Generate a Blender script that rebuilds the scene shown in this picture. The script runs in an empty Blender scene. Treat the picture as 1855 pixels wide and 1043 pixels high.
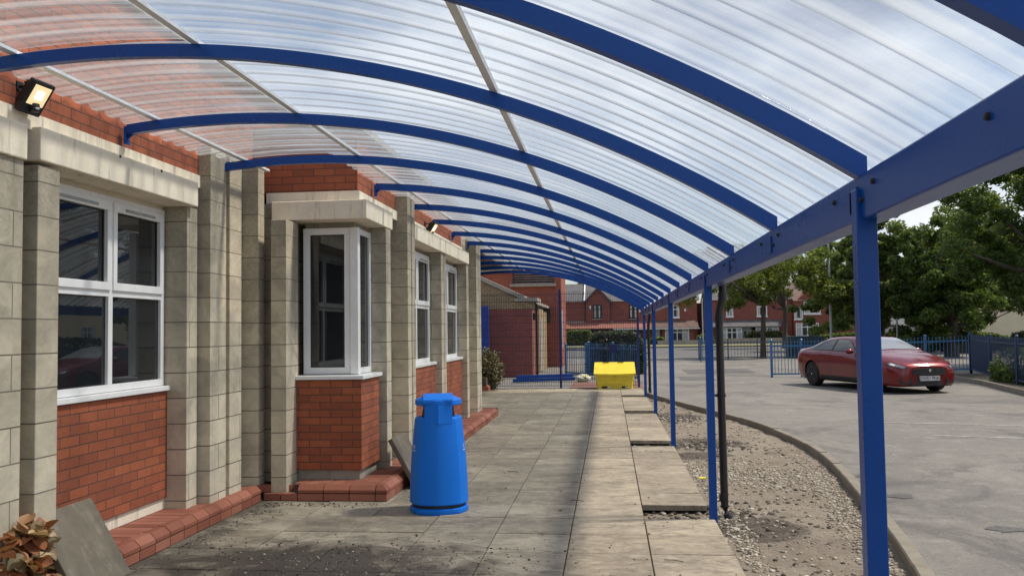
import bpy, bmesh, math, random
import numpy as np
from mathutils import Vector, Matrix, noise
random.seed(7)
S = bpy.context.scene
COL = S.collection

# ---------------------------------------------------------------- camera
cd = bpy.data.cameras.new("camera"); cam = bpy.data.objects.new("camera", cd); COL.objects.link(cam)
cd.sensor_width = 36.0; cd.lens = 1600.0/1855.0*36.0; cd.clip_start = 0.05; cd.clip_end = 3000
def camrot():
    F, CX, CY, ROLL = 1600., 927.5, 521.5, .014
    fy = Vector(((1104-CX)/F, (597-CY)/F, 1)).normalized()
    c = (ROLL*fy.x+fy.y)/fy.z
    up = Vector((-ROLL, -1, c)).normalized()
    rx = fy.cross(up)
    R = Matrix((rx, fy, up))            # world = R @ cam(x right, y down, z fwd)
    r = R.col[0]; u = -R.col[1]; b = -R.col[2]
    return Matrix((r, u, b)).transposed()
cam.matrix_world = Matrix.Translation((0, 0, 1.62)) @ camrot().to_4x4()
S.camera = cam

# ---------------------------------------------------------------- light
SUN_EL, SUN_AZ = math.radians(57), math.radians(80)      # azimuth clockwise from +Y
w = bpy.data.worlds.new("World"); S.world = w; w.use_nodes = True
nt = w.node_tree; nt.nodes.clear()
o_ = nt.nodes.new("ShaderNodeOutputWorld"); bg = nt.nodes.new("ShaderNodeBackground")
sky = nt.nodes.new("ShaderNodeTexSky"); sky.sky_type = 'NISHITA'; sky.sun_disc = False
sky.sun_elevation = SUN_EL; sky.sun_rotation = SUN_AZ
tc = nt.nodes.new("ShaderNodeTexCoord"); mp = nt.nodes.new("ShaderNodeMapping"); mp.inputs['Scale'].default_value = (1, 1, 2.2)
nz = nt.nodes.new("ShaderNodeTexNoise"); nz.inputs['Scale'].default_value = 2.3; nz.inputs['Detail'].default_value = 8; nz.inputs['Roughness'].default_value = .55
cr = nt.nodes.new("ShaderNodeValToRGB"); cr.color_ramp.elements[0].position = .40; cr.color_ramp.elements[1].position = .58
nz2 = nt.nodes.new("ShaderNodeTexNoise"); nz2.inputs['Scale'].default_value = 3.5; nz2.inputs['Detail'].default_value = 6
cr2 = nt.nodes.new("ShaderNodeValToRGB"); cr2.color_ramp.elements[0].position = .36; cr2.color_ramp.elements[1].position = .62
cr2.color_ramp.elements[0].color = (3.2, 3.6, 4.7, 1); cr2.color_ramp.elements[1].color = (7.7, 7.9, 8.3, 1)
mx = nt.nodes.new("ShaderNodeMix"); mx.data_type = 'RGBA'
L = nt.links.new
L(tc.outputs['Generated'], mp.inputs['Vector']); L(mp.outputs['Vector'], nz.inputs['Vector']); L(mp.outputs['Vector'], nz2.inputs['Vector'])
L(nz.outputs['Fac'], cr.inputs['Fac']); L(nz2.outputs['Fac'], cr2.inputs['Fac'])
L(cr.outputs['Color'], mx.inputs['Factor']); L(sky.outputs['Color'], mx.inputs['A']); L(cr2.outputs['Color'], mx.inputs['B'])
L(mx.outputs['Result'], bg.inputs['Color']); bg.inputs['Strength'].default_value = 0.086
L(bg.outputs[0], o_.inputs[0])
sl = bpy.data.lights.new("sun", 'SUN'); so = bpy.data.objects.new("sun", sl); COL.objects.link(so)
sl.energy = 3.0; sl.angle = math.radians(5.0); sl.color = (1, .91, .77)
sd = Vector((math.sin(SUN_AZ)*math.cos(SUN_EL), math.cos(SUN_AZ)*math.cos(SUN_EL), math.sin(SUN_EL)))
so.rotation_euler = sd.to_track_quat('Z', 'Y').to_euler()
S.view_settings.view_transform = 'Standard'; S.view_settings.look = 'None'; S.view_settings.exposure = 0.66; S.view_settings.gamma = 1
S.render.engine = 'CYCLES'
S.cycles.transparent_max_bounces = 24; S.cycles.max_bounces = 7
S.cycles.use_denoising = True

# ---------------------------------------------------------------- materials
class N:
    def __init__(s, name):
        s.m = bpy.data.materials.new(name); s.m.use_nodes = True; s.t = s.m.node_tree
        s.b = s.t.nodes['Principled BSDF']; s.out = s.t.nodes['Material Output']
    def n(s, typ, **kw):
        x = s.t.nodes.new(typ)
        for k, v in kw.items():
            if k in x.inputs: x.inputs[k].default_value = v
            else: setattr(x, k, v)
        return x
    def l(s, a, b): s.t.links.new(a, b)
    def pos(s, scale=(1, 1, 1), loc=(0, 0, 0), obj=False):
        if obj: g = s.n("ShaderNodeTexCoord").outputs['Object']
        else: g = s.n("ShaderNodeNewGeometry").outputs['Position']
        m = s.n("ShaderNodeMapping"); m.inputs['Scale'].default_value = scale; m.inputs['Location'].default_value = loc
        s.l(g, m.inputs['Vector']); return m.outputs['Vector']
    def noise(s, vec, scale, detail=5, rough=.55, dist=0):
        x = s.n("ShaderNodeTexNoise"); x.inputs['Scale'].default_value = scale; x.inputs['Detail'].default_value = detail
        x.inputs['Roughness'].default_value = rough; x.inputs['Distortion'].default_value = dist
        if vec: s.l(vec, x.inputs['Vector'])
        return x.outputs['Fac']
    def ramp(s, fac, stops):
        x = s.n("ShaderNodeValToRGB"); e = x.color_ramp.elements
        while len(e) < len(stops): e.new(.5)
        for i, (p, c) in enumerate(stops):
            e[i].position = p
            e[i].color = (c, c, c, 1) if not isinstance(c, tuple) else (*c, 1)
        s.l(fac, x.inputs['Fac']); return x.outputs['Color']
    def mix(s, f, a, b, typ='MIX'):
        x = s.n("ShaderNodeMix"); x.data_type = 'RGBA'; x.blend_type = typ
        for v, k in ((f, 'Factor'), (a, 'A'), (b, 'B')):
            if isinstance(v, (int, float)): x.inputs[k].default_value = v if k == 'Factor' else (v, v, v, 1)
            elif isinstance(v, tuple): x.inputs[k].default_value = (*v, 1)
            else: s.l(v, x.inputs[k])
        return x.outputs['Result']
    def math(s, op, a, b=None):
        x = s.n("ShaderNodeMath"); x.operation = op
        for i, v in enumerate((a, b)):
            if v is None: continue
            if isinstance(v, (int, float)): x.inputs[i].default_value = v
            else: s.l(v, x.inputs[i])
        return x.outputs[0]
    def col(s, c):
        if isinstance(c, tuple): s.b.inputs['Base Color'].default_value = (*c, 1)
        else: s.l(c, s.b.inputs['Base Color'])
    def rough(s, r):
        if isinstance(r, (int, float)): s.b.inputs['Roughness'].default_value = r
        else: s.l(r, s.b.inputs['Roughness'])
    def bump(s, h, strength=.3, dist=.01):
        x = s.n("ShaderNodeBump"); x.inputs['Strength'].default_value = strength; x.inputs['Distance'].default_value = dist
        s.l(h, x.inputs['Height']); s.l(x.outputs[0], s.b.inputs['Normal'])

def paint(name, c, rough=.35, var=.12, scale=6, bump=0, metal=0, coat=0):
    k = N(name); f = k.noise(k.pos(obj=True), scale, 5)
    k.col(k.mix(k.ramp(f, [(.3, 0.), (.7, 1.)]), tuple(v*(1-var) for v in c), tuple(min(1, v*(1+var)) for v in c)))
    k.rough(k.math('ADD', k.math('MULTIPLY', k.noise(k.pos(obj=True), scale*3), .2), rough-.1))
    k.b.inputs['Metallic'].default_value = metal
    k.b.inputs['Coat Weight'].default_value = coat
    if bump: k.bump(k.noise(k.pos(obj=True), 60, 4), bump, .004)
    return k.m

def wallvec(k):
    g = k.n("ShaderNodeNewGeometry").outputs['Position']; s = k.n("ShaderNodeSeparateXYZ"); k.l(g, s.inputs[0])
    c = k.n("ShaderNodeCombineXYZ"); k.l(k.math('ADD', s.outputs[0], s.outputs[1]), c.inputs[0]); k.l(s.outputs[2], c.inputs[1])
    return c.outputs[0], s
def brick(name, c1, c2, cm, bw=.225, bh=.075, ms=.008, off=.5, dirt=.35, bump=.5, zoff=0., rowtone=.5):
    k = N(name); v, s = wallvec(k)
    m = k.n("ShaderNodeMapping"); m.inputs['Location'].default_value = (0.05, zoff, 0); k.l(v, m.inputs[0])
    b = k.n("ShaderNodeTexBrick"); b.offset = off; k.l(m.outputs[0], b.inputs['Vector'])
    b.inputs['Color1'].default_value = (*c1, 1); b.inputs['Color2'].default_value = (*c2, 1); b.inputs['Mortar'].default_value = (*cm, 1)
    b.inputs['Scale'].default_value = 1; b.inputs['Brick Width'].default_value = bw; b.inputs['Row Height'].default_value = bh
    b.inputs['Mortar Size'].default_value = ms; b.inputs['Mortar Smooth'].default_value = .3; b.inputs['Bias'].default_value = 0
    p = k.pos()
    f = k.noise(p, 1.7, 6, .65); f2 = k.noise(p, 24, 5, .7)
    c = k.mix(k.math('MULTIPLY', k.ramp(f, [(.35, 0.), (.7, 1.)]), dirt), b.outputs['Color'], tuple(x*.45 for x in c1))
    c = k.mix(.5, c, k.mix(f2, 0.25, 1.0), 'MULTIPLY')
    c = k.mix(.5, c, c, 'ADD')
    k.col(c); k.rough(.8)
    h = k.math('ADD', k.math('MULTIPLY', b.outputs['Fac'], -1.0), k.math('MULTIPLY', f2, .35))
    k.bump(h, bump, .008); return k.m

RED = brick('red_brick', (.325, .090, .037), (.215, .058, .028), (.085, .045, .032), zoff=-.025, ms=.0055)
REDD = brick('red_brick_houses', (.25, .072, .046), (.19, .052, .036), (.12, .06, .05), bump=.2)
ENG = brick('purple_red_brick', (.26, .074, .052), (.20, .058, .044), (.07, .04, .04), bump=.25)
REDT = brick('orange_red_brick', (.28, .075, .04), (.21, .055, .034), (.16, .08, .06), bump=.25)
YEL = brick('yellow_brick', (.36, .26, .14), (.25, .17, .09), (.13, .10, .07), dirt=.5)

def stone(name):
    k = N(name); v, s = wallvec(k)
    b = k.n("ShaderNodeTexBrick"); b.offset = .5; k.l(v, b.inputs['Vector'])
    b.inputs['Color1'].default_value = (.60, .53, .40, 1); b.inputs['Color2'].default_value = (.48, .42, .31, 1); b.inputs['Mortar'].default_value = (.11, .095, .07, 1)
    b.inputs['Scale'].default_value = 1; b.inputs['Brick Width'].default_value = .92; b.inputs['Row Height'].default_value = .217
    b.inputs['Mortar Size'].default_value = .005; b.inputs['Mortar Smooth'].default_value = .2
    p = k.pos(); f = k.noise(p, 3.2, 8, .7, .6); f2 = k.noise(p, 40, 6, .75)
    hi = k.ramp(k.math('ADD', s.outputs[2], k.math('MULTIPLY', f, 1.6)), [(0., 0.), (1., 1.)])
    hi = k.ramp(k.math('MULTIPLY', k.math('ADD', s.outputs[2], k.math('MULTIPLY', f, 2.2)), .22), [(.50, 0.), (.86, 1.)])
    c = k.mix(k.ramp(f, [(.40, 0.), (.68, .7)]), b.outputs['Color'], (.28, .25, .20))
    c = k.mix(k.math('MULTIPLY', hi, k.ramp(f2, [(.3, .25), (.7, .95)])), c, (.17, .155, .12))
    c = k.mix(.35, c, k.mix(f2, .3, 1.), 'MULTIPLY'); c = k.mix(.25, c, c, 'ADD')
    k.col(c); k.rough(.9)
    k.bump(k.math('ADD', k.math('MULTIPLY', b.outputs['Fac'], -1.), k.math('MULTIPLY', f2, .5)), .4, .008); return k.m
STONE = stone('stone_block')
def concrete(name, a, b_, stain, sc=2.5, streak=True, bump=.35):
    k = N(name); p = k.pos(); f = k.noise(p, sc, 8, .65, .5); f2 = k.noise(p, 70, 5, .7)
    c = k.mix(k.ramp(f, [(.3, 0.), (.7, 1.)]), a, b_)
    if streak:
        st = k.noise(k.pos((7, 7, .8)), 1.6, 6, .7)
        c = k.mix(k.ramp(st, [(.54, 0.), (.72, .7)]), c, stain)
    c = k.mix(.3, c, k.mix(f2, .35, 1.), 'MULTIPLY'); c = k.mix(.2, c, c, 'ADD')
    k.col(c); k.rough(.9); k.bump(k.math('ADD', f2, k.math('MULTIPLY', f, .5)), bump, .006); return k.m
LINTEL = concrete('cream_concrete', (.80, .72, .58), (.66, .59, .46), (.20, .18, .145))
COPE = concrete('coping_stone', (.36, .33, .27), (.24, .22, .18), (.12, .11, .1))

def slabmat(name, dark=True):
    k = N(name); g = k.n("ShaderNodeNewGeometry"); p = k.pos()
    r = g.outputs['Random Per Island']
    c = k.ramp(r, [(0, (.235, .195, .14)), (.5, (.315, .268, .195)), (1, (.40, .345, .255))])
    f = k.noise(p, 1.3, 8, .7, .8); f2 = k.noise(p, 9, 8, .75); f3 = k.noise(p, 120, 4, .7)
    c = k.mix(k.ramp(f, [(.38, 0.), (.66, .85)]), c, (.165, .138, .10))
    c = k.mix(k.ramp(f2, [(.45, 0.), (.7, .6)]), c, (.40, .36, .295))
    c = k.mix(k.ramp(k.noise(k.pos((1, 3.2, 1)), 5, 9, .8, 1.2), [(.51, 0.), (.64, .8)]), c, (.10, .082, .06))
    m1 = k.noise(k.pos((1, 1.5, 1), (5, 3, 0)), 3.4, 9, .8, .8)
    c = k.mix(k.ramp(m1, [(.50, 0.), (.60, .6)]), c, (.13, .108, .08))
    c = k.mix(k.ramp(m1, [(.32, .55), (.42, 0.)]), c, (.44, .40, .32))
    sp = k.n("ShaderNodeTexVoronoi"); sp.inputs['Scale'].default_value = 26; k.l(p, sp.inputs['Vector'])
    c = k.mix(k.ramp(sp.outputs['Distance'], [(.0, .9), (.09, 0.)]), c, (.05, .045, .04))
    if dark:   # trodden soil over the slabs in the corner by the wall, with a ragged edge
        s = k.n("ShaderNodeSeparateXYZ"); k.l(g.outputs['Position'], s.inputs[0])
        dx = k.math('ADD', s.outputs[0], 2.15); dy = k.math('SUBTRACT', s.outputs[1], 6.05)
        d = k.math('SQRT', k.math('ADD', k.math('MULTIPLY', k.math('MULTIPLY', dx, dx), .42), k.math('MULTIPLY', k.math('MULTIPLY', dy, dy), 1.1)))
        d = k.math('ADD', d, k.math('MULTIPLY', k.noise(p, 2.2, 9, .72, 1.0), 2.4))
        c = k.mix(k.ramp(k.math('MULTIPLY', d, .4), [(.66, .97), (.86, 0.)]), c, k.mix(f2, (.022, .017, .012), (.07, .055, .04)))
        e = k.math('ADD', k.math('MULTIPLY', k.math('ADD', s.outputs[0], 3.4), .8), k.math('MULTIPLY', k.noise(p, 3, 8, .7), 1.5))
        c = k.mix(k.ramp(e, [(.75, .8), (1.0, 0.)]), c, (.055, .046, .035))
    k.col(c); k.rough(k.ramp(f2, [(.3, .75), (.8, .95)]))
    k.bump(k.math('ADD', k.math('MULTIPLY', f2, .6), f3), .35, .006); return k.m
SLAB = slabmat('paving_slab')
SLABG = concrete('loose_slab_concrete', (.165, .137, .10), (.11, .093, .07), (.25, .215, .165), sc=6)

def asphalt(name, a, b_, patch):
    k = N(name); p = k.pos(); f = k.noise(k.pos((1, .8, 1)), .45, 9, .7, .9); f2 = k.noise(p, 3, 9, .75); f3 = k.noise(p, 160, 3, .8)
    c = k.mix(k.ramp(f, [(.35, 0.), (.65, 1.)]), a, b_)
    c = k.mix(k.ramp(f2, [(.5, 0.), (.72, .6)]), c, patch)
    c = k.mix(k.ramp(k.noise(k.pos((1, .8, 1), (4, 2, 0)), .55, 9, .72, 1.2), [(.52, 0.), (.60, .7)]), c, tuple(v*.62 for v in b_))
    w_ = k.n("ShaderNodeTexVoronoi"); w_.feature = 'DISTANCE_TO_EDGE'; w_.inputs['Scale'].default_value = .33
    dv = k.n("ShaderNodeVectorMath"); dv.operation = 'ADD'; k.l(p, dv.inputs[0])
    nn = k.n("ShaderNodeTexNoise"); nn.inputs['Scale'].default_value = 1.6; nn.inputs['Detail'].default_value = 6; k.l(p, nn.inputs['Vector']); k.l(nn.outputs['Color'], dv.inputs[1])
    k.l(dv.outputs[0], w_.inputs['Vector'])
    c = k.mix(k.ramp(w_.outputs['Distance'], [(0., .35), (.006, 0.)]), c, (.06, .056, .05))
    g1 = k.noise(p, 38, 4, .8); g2 = k.noise(p, 11, 6, .8)
    c = k.mix(k.ramp(g2, [(.50, 0.), (.66, .5)]), c, tuple(v*.55 for v in b_))
    c = k.mix(k.ramp(g1, [(.56, 0.), (.70, .6)]), c, (.36, .34, .31))
    c = k.mix(k.ramp(g1, [(.32, .7), (.44, 0.)]), c, (.07, .066, .06))
    c = k.mix(.5, c, k.mix(k.ramp(f3, [(.3, 0.), (.7, 1.)]), .35, 1.), 'MULTIPLY'); c = k.mix(.3, c, c, 'ADD')
    k.col(c); k.rough(.88); k.bump(k.math('ADD', f3, g1), .6, .008); return k.m
TAR = asphalt('worn_asphalt', (.19, .178, .158), (.125, .118, .107), (.28, .262, .235))
ROADM = asphalt('road_asphalt', (.105, .103, .098), (.085, .083, .08), (.13, .128, .122))
PATCH = asphalt('patch_asphalt', (.10, .098, .094), (.085, .083, .08), (.12, .118, .112))
SOIL = N('dry_soil')
def _soil(k):
    p = k.pos(); f = k.noise(p, 1.1, 8, .7, .8); f2 = k.noise(p, 30, 7, .8); f3 = k.noise(p, 140, 3, .8)
    c = k.mix(k.ramp(f, [(.36, 0.), (.62, 1.)]), (.175, .142, .108), (.25, .212, .165))
    c = k.mix(k.ramp(k.noise(k.pos((.7, 1, 1), (3.1, 1.3, 0)), 2.2, 7, .7), [(.55, 0.), (.66, .6)]), c, (.11, .082, .058))
    s = k.n("ShaderNodeSeparateXYZ"); k.l(k.n("ShaderNodeNewGeometry").outputs['Position'], s.inputs[0])
    for (cx, cy, rx, ry) in ((1.35, 13.2, .75, .62), (1.2, 17.2, .6, .8), (1.15, 11.9, .5, .4), (1.2, 7.6, .45, .55)):   # patches of freshly dug dark soil
        ax = k.math('DIVIDE', k.math('SUBTRACT', s.outputs[0], cx), rx); ay = k.math('DIVIDE', k.math('SUBTRACT', s.outputs[1], cy), ry)
        dd = k.math('ADD', k.math('ADD', k.math('MULTIPLY', ax, ax), k.math('MULTIPLY', ay, ay)), k.math('MULTIPLY', k.noise(p, 4, 8, .75), 1.6))
        c = k.mix(k.ramp(k.math('MULTIPLY', dd, .4), [(.52, .95), (.66, 0.)]), c, (.055, .042, .031))
    c = k.mix(k.ramp(f2, [(.5, 0.), (.7, .55)]), c, (.42, .37, .30))
    c = k.mix(.6, c, k.mix(k.ramp(f3, [(.3, 0.), (.7, 1.)]), .3, 1.), 'MULTIPLY'); c = k.mix(.3, c, c, 'ADD')
    k.col(c); k.rough(.95); k.bump(k.math('ADD', f2, f3), .8, .015)
_soil(SOIL); SOIL = SOIL.m
DIRT = concrete('dark_soil', (.07, .055, .04), (.045, .036, .027), (.11, .09, .07), sc=8, bump=.9)
GRASSM = concrete('verge_grass', (.17, .17, .06), (.24, .22, .10), (.10, .12, .04), sc=.8, streak=False)
EARTH = concrete('far_ground', (.10, .10, .06), (.08, .08, .05), (.07, .07, .05), sc=.1, streak=False)
KERB = concrete('kerb_concrete', (.22, .195, .155), (.15, .135, .105), (.12, .105, .08), sc=4)
def island(name, stops, rough=.85, bump=.3, trans=0, sc=40):
    k = N(name); g = k.n("ShaderNodeNewGeometry")
    c = k.ramp(g.outputs['Random Per Island'], stops)
    f = k.noise(k.pos(), sc, 4)
    c = k.mix(.5, c, k.mix(f, .5, 1.), 'MULTIPLY')
    k.col(c); k.rough(rough)
    if bump: k.bump(f, bump, .005)
    if trans:
        t = k.n("ShaderNodeBsdfTranslucent"); k.l(k.mix(1., c, (1., 1., .45), 'MULTIPLY'), t.inputs['Color'])
        m = k.n("ShaderNodeMixShader"); m.inputs[0].default_value = trans
        k.l(k.b.outputs[0], m.inputs[1]); k.l(t.outputs[0], m.inputs[2]); k.l(m.outputs[0], k.out.inputs['Surface'])
    return k.m
STONES = island('gravel_stone', [(0, (.16, .13, .10)), (.35, (.30, .26, .20)), (.75, (.46, .41, .335)), (1, (.60, .55, .47))])
CRUMB = island('soil_crumb', [(0, (.03, .024, .018)), (.6, (.09, .07, .05)), (.9, (.3, .27, .22)), (1, (.5, .47, .4))])
LEAF1 = island('leaf_dark', [(0, (.06, .11, .026)), (.5, (.105, .17, .04)), (1, (.20, .26, .07))], .5, 0, .5)
LEAF2 = island('leaf_mid', [(0, (.11, .16, .04)), (.5, (.18, .25, .065)), (1, (.32, .36, .14))], .5, 0, .5)
LEAF3 = island('leaf_yellowgreen', [(0, (.09, .13, .02)), (.5, (.15, .20, .04)), (1, (.24, .27, .07))], .5, 0, .5)
LEAFH = island('leaf_hedge', [(0, (.025, .045, .016)), (.7, (.06, .085, .03)), (1, (.20, .21, .09))], .6, 0, .15)
LEAFB = island('leaf_variegated', [(0, (.05, .055, .025)), (.5, (.12, .12, .06)), (.8, (.30, .28, .17)), (1, (.42, .38, .26))], .6, 0, .2)
LEAFC = island('leaf_copper', [(0, (.36, .13, .06)), (.35, (.50, .22, .11)), (.6, (.52, .34, .17)), (.75, (.20, .17, .08)), (.85, (.50, .28, .16)), (1, (.68, .52, .30))], .5, .4, .2, 25)
BARK = concrete('bark', (.09, .072, .055), (.045, .037, .03), (.10, .085, .065), sc=6, bump=.9)
def bluepaint(name, c, rough):
    k = N(name); p = k.pos(obj=True); f = k.noise(p, 3, 7, .7); f2 = k.noise(p, 45, 4, .7)
    cc = k.mix(k.ramp(f, [(.45, 0.), (.75, .4)]), c, tuple(min(1, v*1.25+.003) for v in c))
    cc = k.mix(k.ramp(f2, [(.72, 0.), (.78, .25)]), cc, (.10, .11, .14))
    k.col(cc); k.rough(k.math('ADD', k.math('MULTIPLY', f, .25), rough-.1)); k.b.inputs['Specular IOR Level'].default_value = .35; return k.m
BLUE = bluepaint('blue_gloss_paint', (.0006, .056, .28), .27)
WIRE = paint('fence_wire_navy', (.008, .012, .05), .5, .2, 8)
RAILBLUE = paint('railing_blue_paint', (.028, .13, .29), .45, .3, 5)
DKBLUE = paint('fence_navy_paint', (.008, .018, .13), .45, .2, 8)
PIPEM = paint('black_plastic', (.010, .010, .011), .35, .3, 10)
UPVC = paint('white_upvc', (.80, .80, .79), .3, .05, 4)
ALU = paint('aluminium_bar', (.72, .73, .75), .4, .08, 10, metal=.2)
def binmat():
    k = N('bin_blue_plastic'); p = k.pos(obj=True); f = k.noise(p, 5, 7, .7); sc = k.noise(k.pos((1, 1, .35), obj=True), 26, 6, .8)
    c = k.mix(k.ramp(f, [(.4, 0.), (.7, .3)]), (.0008, .165, .70), (.002, .20, .74))
    c = k.mix(k.ramp(sc, [(.69, 0.), (.74, .7)]), c, (.02, .06, .2))
    k.col(c); k.rough(k.math('ADD', k.math('MULTIPLY', f, .25), .33)); k.b.inputs['Specular IOR Level'].default_value = .3; return k.m
BINB = binmat()
YELP = paint('yellow_plastic', (.72, .56, .035), .45, .12, 5)
YELD = YELP
BLK = paint('matt_black', (.012, .012, .013), .55, .3, 10)
GREYM = paint('galvanised_grey', (.36, .37, .38), .5, .15, 8, metal=.1)
LAMPM = paint('lamp_column_paint', (.50, .51, .52), .5, .1, 4)
WHITE = paint('white_paint', (.75, .75, .73), .45, .08, 5)
CREAM = paint('cream_render', (.78, .68, .46), .85, .06, 1)
MORT = concrete('plinth_mortar', (.10, .075, .06), (.07, .055, .045), (.05, .045, .04))
CHAM = island('plinth_brick', [(0, (.24, .075, .042)), (.5, (.32, .105, .06)), (1, (.40, .155, .10))], .75, .5, 0, 60)
SLATE = brick('roof_slate', (.11, .105, .11), (.075, .072, .078), (.03, .03, .032), bw=.3, bh=.2, ms=.012, bump=.4)
TILER = brick('roof_tile_red', (.30, .12, .085), (.22, .085, .06), (.10, .05, .04), bw=.3, bh=.16, ms=.015)
TILEB = brick('roof_tile_brown', (.14, .085, .07), (.10, .062, .05), (.05, .035, .03), bw=.3, bh=.16, ms=.015)
def glassmat(name, tint=(.012, .015, .018), rough=.015):
    k = N(name); k.col(tint); k.rough(rough); k.b.inputs['IOR'].default_value = 1.5
    k.b.inputs['Specular IOR Level'].default_value = .75
    f = k.noise(k.pos(), 1.6, 2); k.bump(f, .03, .01); return k.m
GLASS = glassmat('window_glass')
HGLASS = glassmat('house_glass', (.05, .05, .05), .05)
CURT = paint('net_curtain', (.45, .45, .44), .9, .2, 3)
def emis(name, c, s):
    k = N(name); k.b.inputs['Emission Color'].default_value = (*c, 1); k.b.inputs['Emission Strength'].default_value = s; k.col(c); return k.m
LED = emis('lit_led', (1, .93, .70), 6.0)
LEDG = emis('lit_floodlight_glass', (1, .80, .45), .42)
CARP = N('car_red_paint'); CARP.b.inputs['Specular IOR Level'].default_value = .2; CARP.col((.15, .001, .004)); CARP.rough(.38); CARP.b.inputs['Metallic'].default_value = .25
CARP.b.inputs['Coat Weight'].default_value = 1.; CARP.b.inputs['Coat Roughness'].default_value = .12
CARP.bump(CARP.noise(CARP.pos(obj=True), 1.5, 2), .02, .01); CARP = CARP.m
CGLASS = glassmat('car_glass', (.02, .024, .028))
CWIND = glassmat('car_windscreen', (.24, .26, .28))  # paler than the side glass: bright sky reflection put into the base colour
TYRE = paint('tyre_rubber', (.014, .014, .014), .8, .3, 12)
CHROME = paint('chrome', (.6, .6, .62), .12, .05, 10, metal=1)
LAMPG = N('headlamp'); LAMPG.col((.25, .26, .28)); LAMPG.rough(.1); LAMPG.b.inputs['Metallic'].default_value = .6; LAMPG = LAMPG.m
REDL = paint('tail_lamp_red', (.30, .01, .01), .15, .1, 10)

def sheetmat():
    k = N('clear_corrugated_sheet'); p = k.pos()
    g = k.n("ShaderNodeNewGeometry"); lw = k.n("ShaderNodeLayerWeight"); lw.inputs['Blend'].default_value = .35
    streak = k.noise(k.pos((.35, 14, .35)), 1.0, 6, .65)             # refraction stripes along the corrugations, painted into tint and milkiness
    cloud = k.noise(p, 1.4, 6, .7, .4)
    drop = k.n("ShaderNodeTexVoronoi"); drop.inputs['Scale'].default_value = 55; k.l(p, drop.inputs['Vector'])
    dm = k.math('MULTIPLY', k.ramp(drop.outputs['Distance'], [(0., .8), (.16, 0.)]), k.ramp(cloud, [(.42, 0.), (.6, 1.)]))
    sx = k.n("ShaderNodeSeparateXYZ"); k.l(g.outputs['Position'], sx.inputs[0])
    fr = k.math('FRACT', k.math('ADD', k.math('MULTIPLY', sx.outputs[1], 5.0), k.math('MULTIPLY', k.noise(p, .8, 2), .12)))      # pale bands per corrugation, refraction and reflection painted in as milkiness
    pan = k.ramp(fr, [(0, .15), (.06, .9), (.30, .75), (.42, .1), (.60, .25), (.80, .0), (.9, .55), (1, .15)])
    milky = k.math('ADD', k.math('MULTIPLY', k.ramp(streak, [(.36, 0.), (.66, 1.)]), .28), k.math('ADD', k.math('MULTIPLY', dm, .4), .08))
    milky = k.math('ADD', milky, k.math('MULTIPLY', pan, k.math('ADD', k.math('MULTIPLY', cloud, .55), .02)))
    tr = k.n("ShaderNodeBsdfTransparent"); k.l(k.mix(k.ramp(streak, [(.3, 0.), (.7, 1.)]), (.66, .74, .83), (.90, .94, .97)), tr.inputs['Color'])
    tl = k.n("ShaderNodeBsdfTranslucent"); tl.inputs['Color'].default_value = (.56, .60, .63, 1)
    df = k.n("ShaderNodeBsdfDiffuse"); df.inputs['Color'].default_value = (.62, .66, .68, 1)
    m0 = k.n("ShaderNodeMixShader"); m0.inputs[0].default_value = .25; k.l(tl.outputs[0], m0.inputs[1]); k.l(df.outputs[0], m0.inputs[2])
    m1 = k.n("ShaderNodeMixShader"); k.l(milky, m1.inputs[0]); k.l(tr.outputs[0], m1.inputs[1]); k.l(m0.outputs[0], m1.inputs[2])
    gl = k.n("ShaderNodeBsdfGlossy"); gl.inputs['Roughness'].default_value = .09
    m2 = k.n("ShaderNodeMixShader"); k.l(k.math('MULTIPLY', lw.outputs['Fresnel'], .55), m2.inputs[0]); k.l(m1.outputs[0], m2.inputs[1]); k.l(gl.outputs[0], m2.inputs[2])
    bp = k.n("ShaderNodeBump"); bp.inputs['Strength'].default_value = .25; bp.inputs['Distance'].default_value = .01
    k.l(k.noise(p, 9, 5, .6), bp.inputs['Height']); k.l(bp.outputs[0], gl.inputs['Normal'])
    k.l(m2.outputs[0], k.out.inputs['Surface']); return k.m
SHEET = sheetmat()

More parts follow.
